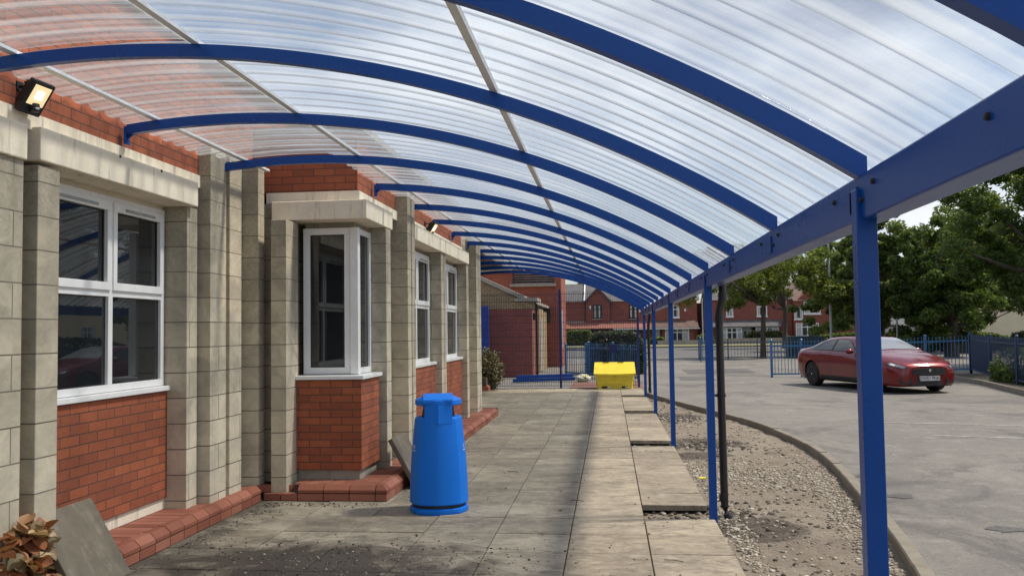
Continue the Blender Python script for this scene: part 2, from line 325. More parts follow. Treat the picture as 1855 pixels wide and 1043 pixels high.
# ---------------------------------------------------------------- builders
def rootoff(p):
    while p.parent: p = p.parent
    return Vector(p.location)
class MB:
    def __init__(s): s.v = []; s.f = []
    def add(s, vs, fs):
        o = len(s.v); s.v += [tuple(v) for v in vs]; s.f += [tuple(i+o for i in f) for f in fs]; return s
    def box(s, x0, x1, y0, y1, z0, z1, M=None):
        vs = [(x, y, z) for z in (z0, z1) for x, y in ((x0, y0), (x1, y0), (x1, y1), (x0, y1))]
        if M: vs = [M @ Vector(v) for v in vs]
        return s.add(vs, [(3, 2, 1, 0), (4, 5, 6, 7), (0, 1, 5, 4), (1, 2, 6, 5), (2, 3, 7, 6), (3, 0, 4, 7)])
    def bar(s, a, b, w, h=None, up=(0, 0, 1)):
        h = h or w; a = Vector(a); b = Vector(b); d = (b-a).normalized(); u = Vector(up)
        if abs(d.dot(u)) > .99: u = Vector((0, 1, 0))
        r = d.cross(u).normalized()*w/2; u = r.cross(d).normalized()*h/2
        vs = [a-r-u, a+r-u, a+r+u, a-r+u, b-r-u, b+r-u, b+r+u, b-r+u]
        return s.add(vs, [(0, 1, 2, 3), (7, 6, 5, 4), (4, 5, 1, 0), (5, 6, 2, 1), (6, 7, 3, 2), (7, 4, 0, 3)])
    def prism(s, pts, d):       # pts 3d loop, extruded by vector d
        n = len(pts); d = Vector(d); vs = [Vector(p) for p in pts]+[Vector(p)+d for p in pts]
        fs = [tuple(range(n))[::-1], tuple(range(n, 2*n))]+[(i, (i+1) % n, n+(i+1) % n, n+i) for i in range(n)]
        return s.add(vs, fs)
    def loft(s, rings, cap=True, closed=True):
        n = len(rings[0]); vs = [p for r in rings for p in r]; fs = []
        for j in range(len(rings)-1):
            for i in range(n if closed else n-1):
                a = j*n+i; b = j*n+(i+1) % n; fs.append((a, b, b+n, a+n))
        if cap and closed: fs += [tuple(range(n))[::-1], tuple(range((len(rings)-1)*n, len(rings)*n))]
        return s.add(vs, fs)
    def tube(s, path, r, n=10, cap=True):
        rings = []; path = [Vector(p) for p in path]
        for i, p in enumerate(path):
            d = (path[min(i+1, len(path)-1)]-path[max(i-1, 0)]).normalized()
            u = Vector((0, 0, 1)) if abs(d.z) < .9 else Vector((0, 1, 0))
            a = d.cross(u).normalized(); b = a.cross(d); rr = r[i] if isinstance(r, (list, tuple)) else r
            rings.append([p+(a*math.cos(t*2*math.pi/n)+b*math.sin(t*2*math.pi/n))*rr for t in range(n)])
        return s.loft(rings, cap)
    def lathe(s, prof, c=(0, 0, 0), n=24, axis='z', M=None):
        rings = []
        for r, h in prof:
            ring = []
            for t in range(n):
                a = t*2*math.pi/n; p = Vector((r*math.cos(a), r*math.sin(a), h))
                if axis == 'y': p = Vector((p.x, p.z, p.y))
                if axis == 'x': p = Vector((p.z, p.x, p.y))
                ring.append(p+Vector(c))
            rings.append(ring)
        return s.loft(rings)
    def build(s, name, mat, parent=None, local=False, smooth=False, bevel=0, recalc=True, **tagkw):
        off = rootoff(parent) if (parent and not local) else Vector((0, 0, 0))
        me = bpy.data.meshes.new(name)
        me.from_pydata([(v[0]-off.x, v[1]-off.y, v[2]-off.z) for v in s.v], [], s.f)
        if recalc or bevel:
            bm = bmesh.new(); bm.from_mesh(me)
            if recalc: bmesh.ops.recalc_face_normals(bm, faces=bm.faces)
            if bevel:
                es = [e for e in bm.edges if len(e.link_faces) == 2 and e.calc_face_angle(0) > .6]
                bmesh.ops.bevel(bm, geom=es, offset=bevel, segments=2, affect='EDGES', profile=.5)
            bm.to_mesh(me); bm.free()
        if smooth:
            me.shade_smooth() if smooth is True else me.shade_smooth()
            if smooth is not True: me.set_sharp_from_angle(angle=math.radians(smooth))
        me.materials.append(mat)
        o = bpy.data.objects.new(name, me); COL.objects.link(o)
        if parent: o.parent = parent
        if tagkw: tag(o, **tagkw)
        return o
def tag(o, label=None, cat=None, group=None, kind=None):
    if label: o['label'] = label
    if cat: o['category'] = cat
    if group: o['group'] = group
    if kind: o['kind'] = kind
    return o
def thing(name, label, cat, loc=(0, 0, 0), rz=0, group=None):
    o = bpy.data.objects.new(name, None); COL.objects.link(o); o.location = loc; o.rotation_euler = (0, 0, rz)
    o.empty_display_size = .3
    return tag(o, label, cat, group)
def box(name, mat, parent, *a, bevel=0, **k): return MB().box(*a).build(name, mat, parent, bevel=bevel, **k)
def npmesh(name, V, Q, mat, parent=None, smooth=False, **tk):
    me = bpy.data.meshes.new(name); off = rootoff(parent) if parent else Vector((0, 0, 0))
    V = np.asarray(V, np.float32)-np.array(off, np.float32); Q = np.asarray(Q, np.int32); k = Q.shape[1]
    me.vertices.add(len(V)); me.vertices.foreach_set('co', V.ravel())
    me.loops.add(Q.size); me.loops.foreach_set('vertex_index', Q.ravel())
    me.polygons.add(len(Q)); me.polygons.foreach_set('loop_start', np.arange(0, Q.size, k, dtype=np.int32)); me.polygons.foreach_set('loop_total', np.full(len(Q), k, np.int32))
    me.update(calc_edges=True); me.validate()
    if smooth: me.shade_smooth()
    me.materials.append(mat); o = bpy.data.objects.new(name, me); COL.objects.link(o)
    if parent: o.parent = parent
    if tk: tag(o, **tk)
    return o

# ================================================================ GROUND
g = MB().add([(-400, -60, -.30), (400, -60, -.30), (400, 900, -.30), (-400, 900, -.30)], [(0, 1, 2, 3)])
g.build('ground', EARTH, kind='structure')
kc = [(-3.0, .80), (-1.0, .84), (.5, .95), (2.0, 1.18), (4.0, 1.63), (5.88, 2.02), (7.49, 2.28), (8.97, 2.45), (10.35, 2.62), (11.53, 2.71), (12.83, 2.72), (14.2, 2.63), (15.31, 2.50), (16.8, 2.22), (18.1, 1.90), (19.5, 1.60), (20.6, 1.36), (21.6, 1.14), (22.8, .92)]
def kx(y):
    for i in range(len(kc)-1):
        if kc[i][0] <= y <= kc[i+1][0]:
            t = (y-kc[i][0])/(kc[i+1][0]-kc[i][0]); a, b = kc[i][1], kc[i+1][1]
            m0 = (kc[i+1][1]-kc[max(i-1, 0)][1])/(kc[i+1][0]-kc[max(i-1, 0)][0])*(kc[i+1][0]-kc[i][0])
            j = min(i+2, len(kc)-1); m1 = (kc[j][1]-kc[i][1])/(kc[j][0]-kc[i][0])*(kc[i+1][0]-kc[i][0])
            return (2*t**3-3*t*t+1)*a+(t**3-2*t*t+t)*m0+(-2*t**3+3*t*t)*b+(t**3-t*t)*m1
    return kc[-1][1] if y > 10 else kc[0][1]
ys = [-3+.3*i for i in range(87)]
t = MB(); vs = []; fs = []
for y in ys: vs += [(kx(y)-.004, y, 0), (16, y, 0), (40, y, 0)]
for i in range(len(ys)-1): fs += [(3*i, 3*i+1, 3*i+4, 3*i+3), (3*i+1, 3*i+2, 3*i+5, 3*i+4)]
t.add(vs, fs); t.add([(.875, 22.8, -.001), (.92, 22.8, -.001), (.92, 24.7, -.001), (.875, 24.7, -.001)], [(0, 1, 2, 3)])
ye = ys[-1]
t.add([(-40, 24.72, 0), (.9, 24.72, 0), (.9, ye, 0), (-40, ye, 0)], []) 
t.add([(-40, 22.8, -.012), (.916, 22.8, -.012), (.916, 52, -.012), (-40, 52, -.012)], [(0, 1, 2, 3)])
t.add([(.916, ye, 0), (40, ye, 0), (40, 52, 0), (.916, 52, 0)], [(0, 1, 2, 3)])
t.build('car_park', TAR, kind='structure', recalc=False)
MB().add([(-90, 52, .002), (120, 52, .002), (120, 77, .002), (-90, 77, .002)], [(0, 1, 2, 3)]).build('road', ROADM, kind='structure', recalc=False)
t = MB(); t.box(-90, 120, 77, 77.2, -.1, .11); t.box(-90, 120, 82, 85.5, -.1, .10); t.build('far_pavement', KERB, kind='structure')
MB().box(-90, 120, 77.2, 82, -.1, .14).build('verge_grass', GRASSM, kind='structure')
MB().box(-90, 120, 85.5, 140, -.1, .12).build('garden_ground', EARTH, kind='structure')
MB().add([(p[0], p[1], .008) for p in ((2.8, 32.2), (5.2, 32.8), (5.4, 36.0), (2.8, 35.5))], [(0, 1, 2, 3)]).build('asphalt_patch', PATCH, kind='structure', recalc=False)
MB().add([(p[0], p[1], .008) for p in ((2.2, 28.4), (3.3, 28.4), (3.1, 30.4), (2.3, 30.4))], [(0, 1, 2, 3)]).build('asphalt_patch', PATCH, kind='structure', recalc=False)
MB().add([(-1.15, 25.0, -.004), (.95, 25.0, -.004), (.95, 27.7, -.004), (-1.15, 27.7, -.004)], [(0, 1, 2, 3)]).build('block_paving', REDT, kind='structure', recalc=False)
for (x, y) in ((2.55, 8.75), (2.62, 9.9), (2.95, 7.35)):
    MB().add([(x+.16+.16*(1+.35*math.sin(q*2.3+x*9))*math.cos(q*math.pi/6), y+.1+.11*(1+.35*math.sin(q*1.7+y*7))*math.sin(q*math.pi/6), .005) for q in range(12)], [tuple(range(12))]).build('asphalt_repair', PATCH, kind='structure', recalc=False)
# faded bay lines
t = MB()
for (a, b) in (((4.4, 15.6), (6.9, 14.8)), ((4.7, 13.7), (6.2, 13.2))):
    d = (Vector(b)-Vector(a)).normalized(); n_ = Vector((-d.y, d.x))*.035
    t.add([(*(Vector(a)-n_), .004), (*(Vector(b)-n_), .004), (*(Vector(b)+n_), .004), (*(Vector(a)+n_), .004)], [(0, 1, 2, 3)])
k = N('faded_line'); k.col(k.mix(k.ramp(k.noise(k.pos(), 7, 8, .8), [(.4, 0.), (.6, 1.)]), (.21, .2, .18), (.45, .44, .40))); k.rough(.9)
t.build('faded_bay_line', k.m, kind='structure', recalc=False)

# soil strip between slabs and kerb
NX, NY = 64, 640; V = []
def soilz(x, y):
    v = Vector((x*1.7, y*1.7, 3.3))
    return -.055+.022*noise.noise(v)+.014*noise.noise(v*4)+.008*noise.noise(v*13)
for j in range(NY+1):
    y = -3+25.8*j/NY; x1 = kx(y)-.10; x0 = -.0+.20
    for i in range(NX+1):
        x = x0+(x1-x0)*i/NX; V.append((x, y, soilz(x, y)-(.03 if x < .86 else 0)))
Q = [(j*(NX+1)+i, j*(NX+1)+i+1, (j+1)*(NX+1)+i+1, (j+1)*(NX+1)+i) for j in range(NY) for i in range(NX)]
npmesh('soil_strip', V, Q, SOIL, smooth=True, kind='structure')
# bedding under the slabs
MB().add([(-6, -3, -.03), (.27, -3, -.03), (.27, 24.7, -.03), (-6, 24.7, -.03)], [(0, 1, 2, 3)]).build('bedding_soil', DIRT, kind='structure', recalc=False)
# kerb
kb = MB(); y = -2.8
while y < 22.0:
    y2 = min(y+.9, 22.3); n_ = 4; rings = []
    for q in range(n_+1):
        yy = y+.006+(y2-y-.012)*q/n_; xo = kx(yy)-.006; dz = .006*math.sin(y*5)
        rings.append([(xo-.105, yy, -.14), (xo, yy, -.14), (xo, yy, .028+dz), (xo-.012, yy, .04+dz), (xo-.095, yy, .04+dz), (xo-.105, yy, .028+dz)])
    kb.loft(rings); y = y2
kb.build('kerb', KERB, kind='structure')

# paving slabs
XS = [-4.50, -3.905, -3.31, -2.72, -2.125, -1.53, -.94, -.34, .265, .865]
pv = MB(); rnd = random.Random(3)
for ci in range(len(XS)-1):
    outer = ci == len(XS)-2
    yy = -2.46+(0 if ci % 2 else 0)
    while yy < 24.6:
        y2 = yy+.6
        skip = outer and ((7.7 < yy+.3 < 8.3) or (12.45 < yy+.3 < 13.3) or (17.1 < yy+.3 < 17.9) or (21.8 < yy+.3 < 22.3) or (2.8 < yy+.3 < 3.5))
        inb = (XS[ci+1] < -3.35) and yy > 5.6
        if not skip and not (XS[ci+1] < -2.2 and yy > 8.4 and yy < 16.6):
            a, b = XS[ci]+.004, XS[ci+1]-.004; c, d = yy+.004+rnd.uniform(-.002, .003), min(y2, 24.68)-.004
            zz = [(.0+rnd.uniform(-.0045, .0035)) for _ in range(4)]; th = .05
            e = .004
            vs = [(a, c, -th), (b, c, -th), (b, d, -th), (a, d, -th), (a, c, zz[0]-e), (b, c, zz[1]-e), (b, d, zz[2]-e), (a, d, zz[3]-e),
                  (a+e, c+e, zz[0]), (b-e, c+e, zz[1]), (b-e, d-e, zz[2]), (a+e, d-e, zz[3])]
            fs = [(0, 1, 5, 4), (1, 2, 6, 5), (2, 3, 7, 6), (3, 0, 4, 7), (4, 5, 9, 8), (5, 6, 10, 9), (6, 7, 11, 10), (7, 4, 8, 11), (8, 9, 10, 11)]
            pv.add(vs, fs)
        yy = y2
pv.build('paving_slabs', SLAB, kind='structure', recalc=False)

def ico(r, seed, sq=.6):
    bm = bmesh.new(); bmesh.ops.create_icosphere(bm, subdivisions=1, radius=1)
    rr = random.Random(seed); V = np.array([[v.co.x*rr.uniform(.7, 1.2), v.co.y*rr.uniform(.6, 1.), v.co.z*sq*rr.uniform(.7, 1.1)] for v in bm.verts])
    F = np.array([[v.index for v in f.verts] for f in bm.faces]); bm.free(); return V, F
PRO = [ico(1, i) for i in range(8)]
def scatter(name, mat, pts, kind='stuff', **kw):     # pts: list of (x,y,z,r)
    VV = []; FF = []; o = 0; rr = random.Random(5)
    for (x, y, z, r) in pts:
        V, F = PRO[rr.randrange(8)]; a = rr.uniform(0, 6.28); c, s_ = math.cos(a), math.sin(a)
        W = V*r; W = np.stack([W[:, 0]*c-W[:, 1]*s_+x, W[:, 0]*s_+W[:, 1]*c+y, W[:, 2]+z], 1)
        VV.append(W); FF.append(F+o); o += len(V)
    return npmesh(name, np.concatenate(VV), np.concatenate(FF), mat, kind=kind, **kw)
rnd = random.Random(11); pts = []
while len(pts) < 14000:
    y = 3.0+19.5*rnd.random()**1.5; x = rnd.uniform(.88, kx(y)-.14)
    d = noise.noise(Vector((x*.9, y*.55, 7)))+.25*noise.noise(Vector((x*4, y*4, 1)))
    edge = max(0, 1-abs(x-.98)/.22)*.45+max(0, 1-abs(kx(y)-.3-x)/.25)*.25
    band = math.exp(-((y-10.6+(x-1)*.5)/.9)**2)*.9+math.exp(-((x-(kx(y)-.28))/.2)**2)*(.7 if 6 < y < 12 else .15)+math.exp(-((x-1.02)/.12)**2)*(.9 if y < 11.5 else .3)
    drk = math.exp(-((x-1.25)/.45)**2-((y-13.2)/.75)**2)+math.exp(-((x-1.15)/.35)**2-((y-17.2)/.8)**2)
    if rnd.random() < max(.03, (d*.5+band-.25-drk)*.9+.02): pts.append((x, y, soilz(x, y)+.003, rnd.choice((.006, .008, .010, .013, .016, .023))*rnd.uniform(.6, 1.05)))
scatter('gravel', STONES, pts)
pts = []
for _ in range(900):
    y = 4+18*rnd.random()**1.4; x = rnd.uniform(.9, kx(y)-.15); pts.append((x, y, soilz(x, y), rnd.uniform(.01, .032)))
for (cx, cy, n_) in ((1.0, 8.2, 120), (1.35, 12.9, 260), (1.1, 16.7, 260), (.6, 8.0, 80), (.55, 12.9, 80), (.5, 17.5, 60)):
    for _ in range(n_):
        x = cx+rnd.gauss(0, .28); y = cy+rnd.gauss(0, .3)
        if x < .3: continue
        pts.append((x, y, soilz(x, y) if x > .87 else -.075, rnd.uniform(.012, .04)))
scatter('soil_clods', CRUMB, pts)
pts = []
for _ in range(2400):   # crumbs on the paving, thick by the wall and in the dirty corner
    q = rnd.random()
    if q < .6: x, y = -2.0+rnd.gauss(0, .7), 6.15+rnd.gauss(0, .35)
    elif q < .74: x, y = -3.32+abs(rnd.gauss(0, .14)), rnd.uniform(6.0, 8.4)
    elif q < .8: x, y = rnd.uniform(-3.3, -2.2), 8.3-abs(rnd.gauss(0, .1))
    elif q < .88: x, y = -2.1+abs(rnd.gauss(0, .1)), rnd.uniform(8.5, 17)
    else: x, y = rnd.uniform(-2.1, .8), rnd.uniform(4.5, 24)
    if x < -3.36 or x > .84: continue
    if x < -2.18 and y > 8.36: continue
    pts.append((x, y, .002, rnd.choice((.002, .003, .004, .006, .008, .012))*rnd.uniform(.7, 1.1)))
scatter('loose_crumbs', CRUMB, pts)
# fallen leaves and twigs on the slabs
lv = MB()
for _ in range(70):
    x, y = rnd.uniform(-2, .8), 4.6+16*rnd.random()**1.6; a = rnd.uniform(0, 6.28); r = rnd.uniform(.008, .02)
    u = Vector((math.cos(a), math.sin(a), 0))*r; v = Vector((-u.y, u.x, 0))*.5; c = Vector((x, y, .006))
    lv.add([c-u, c+v+Vector((0, 0, r*.5)), c+u, c-v], [(0, 1, 2, 3)])
for (x, y) in ((.35, 6.35), (-.4, 8.5), (-1.2, 10.2)):
    lv.tube([(x, y, .008), (x+.07, y-.03, .014), (x+.13, y-.045, .008)], .003, 5)
lv.build('leaf_litter', paint('dead_leaf', (.06, .035, .02), .8, .4, 30), kind='stuff', recalc=False)
c_ = Vector((.99, 10.0, soilz(.99, 10.0)+.02)); fl = MB()
for i in range(9):
    a = i*.7; u = Vector((math.cos(a), math.sin(a), .5))*.05; v = Vector((-math.sin(a), math.cos(a), 0))*.018
    fl.add([c_, c_+u*.6+v, c_+u, c_+u*.6-v], [(0, 1, 2, 3)])
fl.build('wildflower', paint('yellow_petal', (.75, .62, .05), .6, .1, 5), label='small yellow flower growing in gravel beside the slab edge', cat='plant', recalc=False)

# ================================================================ SCHOOL
sch = thing('school_building', 'single storey school building of cream stone piers and red brick beside the covered path', 'building', (-4, 8, 0))
P = sch
# wall cores (recessed) -------------------------------------------------
w_ = MB()
w_.box(-9, -3.95, 1, 8.47, 0, 2.9); w_.box(-9, -2.78, 9.56, 16.0, 0, 2.9); w_.box(-9, -3.25, 8.97, 9.56, 0, 2.9); w_.box(-9, -3.64, 8.47, 8.97, 0, 3.0); w_.box(-9, -3.85, 16.0, 24.4, 0, 3.3)
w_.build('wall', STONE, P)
# brick panels under windows
box('wall', RED, P, -3.95, -3.78, 5.42, 7.26, .25, 1.15)
box('wall', RED, P, -3.19, -2.50, 8.73, 9.42, .25, 1.15)
box('wall', RED, P, -2.78, -2.52, 10.90, 12.66, .25, 1.15)
box('wall', RED, P, -2.78, -2.52, 13.05, 14.98, .25, 1.15)
for a_ in ((-3.95, -3.80, 5.42, 7.24, .155, .25), (-3.17, -2.53, 8.76, 9.4, .1, .25), (-2.78, -2.54, 10.9, 12.66, .1, .25), (-2.78, -2.54, 13.05, 14.98, .1, .25)): box('plinth_course', LINTEL if a_[2] < 6 else COPE, P, *a_)
# piers
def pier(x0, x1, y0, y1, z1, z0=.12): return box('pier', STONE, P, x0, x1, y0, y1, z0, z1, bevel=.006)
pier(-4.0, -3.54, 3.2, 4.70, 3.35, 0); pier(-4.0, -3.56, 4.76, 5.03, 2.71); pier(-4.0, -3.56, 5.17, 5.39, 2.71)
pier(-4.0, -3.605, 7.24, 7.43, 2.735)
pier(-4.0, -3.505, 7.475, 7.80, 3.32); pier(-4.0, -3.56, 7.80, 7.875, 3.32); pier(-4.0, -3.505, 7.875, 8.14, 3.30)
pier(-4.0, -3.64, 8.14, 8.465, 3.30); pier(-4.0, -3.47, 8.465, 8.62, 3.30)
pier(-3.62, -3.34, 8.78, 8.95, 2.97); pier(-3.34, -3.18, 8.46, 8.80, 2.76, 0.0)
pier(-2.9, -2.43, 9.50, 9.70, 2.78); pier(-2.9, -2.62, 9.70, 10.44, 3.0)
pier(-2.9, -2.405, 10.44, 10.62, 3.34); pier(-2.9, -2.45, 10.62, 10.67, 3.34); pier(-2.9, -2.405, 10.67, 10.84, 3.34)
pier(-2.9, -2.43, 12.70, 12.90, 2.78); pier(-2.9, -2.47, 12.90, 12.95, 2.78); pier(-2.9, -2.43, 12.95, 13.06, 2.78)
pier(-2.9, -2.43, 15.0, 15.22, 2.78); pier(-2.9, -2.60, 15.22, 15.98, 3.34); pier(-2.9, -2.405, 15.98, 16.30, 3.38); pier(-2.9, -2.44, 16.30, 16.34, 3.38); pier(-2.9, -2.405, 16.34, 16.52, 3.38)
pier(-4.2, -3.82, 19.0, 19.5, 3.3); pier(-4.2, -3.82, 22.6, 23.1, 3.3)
# lintels
def lint(*a): return box('lintel', LINTEL, P, *a, bevel=.008)
lint(-3.95, -3.535, 3.3, 5.03, 2.71, 2.93); lint(-3.95, -3.535, 5.155, 7.30, 2.735, 2.95)
lint(-3.42, -2.42, 8.68, 9.76, 2.78, 2.975); lint(-2.9, -2.40, 10.86, 12.92, 2.785, 2.985); lint(-2.9, -2.40, 12.935, 15.12, 2.785, 2.985)
lint(-4.2, -3.56, 22.2, 24.2, 3.32, 3.6)
for a_ in ((-3.95, -3.60, 4.2, 7.475, 2.93, 3.04), (-3.52, -2.53, 8.80, 10.44, 2.975, 3.085), (-2.9, -2.53, 10.84, 15.22, 2.985, 3.085)): box('stone_band', LINTEL, P, *a_)
# brick fascia / parapet
box('parapet', RED, P, -4.3, -3.62, 1, 7.475, 3.04, 4.15)
box('parapet', RED, P, -4.3, -3.66, 7.475, 24.4, 3.33, 4.15)
box('parapet', RED, P, -3.655, -2.555, 8.82, 10.44, 3.085, 3.70)
box('parapet', RED, P, -3.655, -2.58, 10.44, 24.4, 3.39, 3.70)
box('parapet', RED, P, -4.3, -2.555, 10.84, 15.22, 3.085, 3.39)
b = MB(); b.box(-4.4, -3.58, 1, 24.45, 4.15, 4.22); b.box(-3.65, -2.48, 8.80, 24.5, 3.70, 3.77); b.build('coping', COPE, P)
box('roof', SLATE, P, -9, -4.3, 1, 24.4, 3.6, 3.9)
# drill / drain holes on lintel
for (x, y, z) in ((-3.535, 6.05, 2.925), (-3.535, 6.65, 2.925)): box('weep_hole', BLK, P, x-.01, x+.004, y, y+.02, z, z+.02)
# windows ---------------------------------------------------------------
def window(face, plane, a0, a1, z0, z1, mull=(), trans=(), sashtop=True, depth=.07, sill=None, mat=UPVC, fw=.055, edges=(1, 1)):
    def bx(m, a, b, d0, d1, z0, z1):
        if face == 'x': m.box(plane+d0, plane+d1, a, b, z0, z1)
        else: m.box(a, b, plane-d1, plane-d0, z0, z1)
    f = MB()
    bx(f, a0, a1, -depth, 0, z0, z0+fw); bx(f, a0, a1, -depth, 0, z1-fw, z1)
    if edges[0]: bx(f, a0, a0+fw, -depth, -.001, z0+fw, z1-fw)
    if edges[1]: bx(f, a1-fw, a1, -depth, -.001, z0+fw, z1-fw)
    for q in mull: bx(f, q-.03, q+.03, -depth, -.001, z0+fw, z1-fw)
    for q in trans:
        aa = [a0+fw]+[x for q_ in mull for x in (q_-.03, q_+.03)]+[a1-fw]
        for i in range(0, len(aa), 2): bx(f, aa[i], aa[i+1], -depth, -.002, q-.03, q+.03)
    fr = f.build('window', mat, P, bevel=.004)
    As = [a0+fw]+[x for q_ in mull for x in (q_-.03, q_+.03)]+[a1-fw]; Zs = [z0+fw]+[x for q in trans for x in (q-.03, q+.03)]+[z1-fw]
    for i in range(0, len(As), 2):
        for j in range(0, len(Zs), 2):
            l0, l1, h0, h1 = As[i], As[i+1], Zs[j], Zs[j+1]; s_ = .012
            if sashtop and j == len(Zs)-2:
                sw = .05; m = MB(); bx(m, l0-.012, l1+.012, -.02, .014, h0-.012, h0+sw); bx(m, l0-.012, l1+.012, -.02, .014, h1-sw-.01, h1+.012)
                bx(m, l0-.012, l0+sw-.012, -.02, .013, h0+sw, h1-sw-.01); bx(m, l1-sw+.012, l1+.012, -.02, .013, h0+sw, h1-sw-.01)
                m.build('sash', mat, fr, bevel=.004)
                mid = (l0+l1)/2; hw = (l1-l0)*.3
                m = MB(); bx(m, mid-hw, mid+hw, .014, .026, h1-.042, h1-.022); m.build('trickle_vent', GREYM, fr, bevel=.003)
                l0 += sw-.014; l1 -= sw-.014; h0 += sw-.002; h1 -= sw+.008; s_ = 0
            m = MB(); bx(m, l0-.0, l1+.0, -.045, -.028, h0, h1); m.build('pane', GLASS, fr)
            m = MB(); gw = .008
            bx(m, l0, l1, -.0275, -.0262, h0, h0+gw); bx(m, l0, l1, -.0275, -.0262, h1-gw, h1); bx(m, l0, l0+gw, -.0275, -.0262, h0+gw, h1-gw); bx(m, l1-gw, l1, -.0275, -.0262, h0+gw, h1-gw)
            m.build('gasket', BLK, fr)
    if sill:
        m = MB(); bx(m, sill[0], sill[1], -.06, sill[2], z0-.045, z0-.003); m.build('sill', mat, fr, bevel=.006)
    return fr
window('x', -3.80, 5.42, 7.22, 1.20, 2.70, mull=(6.40,), trans=(1.955,), sill=(5.40, 7.27, .05))
window('y', 8.92, -3.17, -2.66, 1.20, 2.72, sashtop=False, fw=.07)
window('x', -2.60, 8.98, 9.50, 1.20, 2.72, sashtop=False, fw=.06)
b = MB(); b.box(-2.66, -2.575, 8.895, 8.98, 1.2, 2.72); b.build('window_corner_post', UPVC, P, bevel=.006)
b = MB(); b.prism([(-3.20, 8.70, 1.155), (-2.47, 8.70, 1.155), (-2.47, 9.46, 1.155), (-2.62, 9.46, 1.155), (-2.62, 8.90, 1.155), (-3.20, 8.90, 1.155)], (0, 0, .04)); b.build('sill', UPVC, P, bevel=.006)
window('x', -2.60, 10.90, 12.66, 1.20, 2.72, mull=(11.80,), trans=(1.98,), sill=(10.88, 12.68, .10))
window('x', -2.60, 13.08, 14.98, 1.20, 2.72, mull=(14.05,), trans=(1.98,), sill=(13.06, 15.0, .10))
b = MB(); b.box(-2.95, -2.66, 8.97, 9.0, 0, 0); 
box('window_head', LINTEL, P, -3.95, -3.83, 5.39, 7.24, 2.70, 2.735)
b = MB(); b.box(-3.16, -2.64, 8.97, 9.5, 2.72, 2.78); b.box(-2.9, -2.66, 10.84, 15.0, 2.72, 2.785); b.build('window_head', COPE, P)
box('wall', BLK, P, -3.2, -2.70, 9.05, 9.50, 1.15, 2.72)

# brick plinth step -------------------------------------------------------
pl = MB(); ch = MB()
def run(p0, p1, inward, L0=.225, chamfer=True, start=0.):
    p0 = Vector(p0); p1 = Vector(p1); d = (p1-p0); n = int(round(d.length/L0)); d.normalize(); i_ = Vector(inward); step = (p1-p0).length/n
    for q in range(n):
        a = p0+d*(q*step+.004); b_ = p0+d*((q+1)*step-.004)
        j = random.Random(q*7+int(p0.x*100)); dz = j.uniform(-.002, .002)
        prof = [(0, .003), (0, .071), (.10, .071), (.10, .003)]
        ch.prism([Vector((*(a.xy+i_.xy*u), z)) for u, z in prof], b_-a)
        if chamfer:
            prof = [(-.004, .079), (-.004, .108), (.045, .153), (.105, .153), (.105, .079)]
            ch.prism([Vector((*(a.xy+i_.xy*u), z+dz)) for u, z in prof], b_-a)
def header_bricks(p0, p1, inward, depth):
    p0 = Vector(p0); p1 = Vector(p1); d = p1-p0; n = int(round(d.length/.11)); step = d.length/n; d.normalize(); i_ = Vector(inward)
    for q in range(n):
        a = p0+d*(q*step+.004)+i_*.113; b_ = p0+d*((q+1)*step-.004)+i_*.113
        ch.prism([Vector((a.x, a.y, .10)), Vector((b_.x, b_.y, .10)), Vector((*(b_+i_*depth).xy, .10)), Vector((*(a+i_*depth).xy, .10))], (0, 0, .052+random.uniform(-.002, .002)))
run((-3.40, 3.0, 0), (-3.40, 8.36, 0), (-1, 0, 0)); header_bricks((-3.40, 3.0, 0), (-3.40, 8.30, 0), (-1, 0, 0), .30)
pl.box(-3.95, -3.47, 3.0, 8.25, 0, .146); pl.box(-3.47, -3.41, 3.0, 8.3, 0, .075)
pl.build('plinth_bed', MORT, P); ch.build('plinth', CHAM, P, bevel=.003); pl = MB(); ch = MB()
run((-3.39, 8.40, 0), (-3.05, 8.40, 0), (0, 1, 0), chamfer=False); run((-3.05, 8.40, 0), (-2.275, 8.40, 0), (0, 1, 0))
header_bricks((-3.12, 8.40, 0), (-2.30, 8.40, 0), (0, 1, 0), .24)
pl.box(-3.12, -2.24, 8.48, 8.80, 0, .146); pl.box(-3.4, -3.12, 8.42, 8.8, 0, .07); pl.box(-3.12, -2.18, 8.42, 8.48, 0, .075)
for prof in ([(0, .003), (0, .071), (.10, .071), (.10, .003)], [(-.004, .079), (-.004, .108), (.045, .153), (.105, .153), (.105, .079)]):
    ch.loft([[(-2.27, 8.40+u, z) for u, z in prof], [(-2.16-u, 8.40+u, z) for u, z in prof], [(-2.16-u, 8.51, z) for u, z in prof]])
run((-2.160, 8.515, 0), (-2.160, 17.0, 0), (-1, 0, 0)); header_bricks((-2.160, 8.52, 0), (-2.160, 17.0, 0), (-1, 0, 0), .24)
pl.box(-2.6, -2.24, 8.8, 16.93, 0, .146); pl.box(-2.24, -2.175, 8.5, 16.95, 0, .075)
run((-2.165, 17.0, 0), (-3.8, 17.0, 0), (0, -1, 0))
pl.build('plinth_bed', MORT, P); ch.build('plinth', CHAM, P, bevel=.003); pl = MB(); ch = MB()
run((-3.30, 23.9, 0), (-3.30, 25.0, 0), (-1, 0, 0)); run((-3.3, 23.9, 0), (-3.8, 23.9, 0), (0, 1, 0)); pl.box(-3.8, -3.31, 23.92, 25., 0, .146)
pl.build('plinth_bed', MORT, P); ch.build('plinth', CHAM, P, bevel=.003)

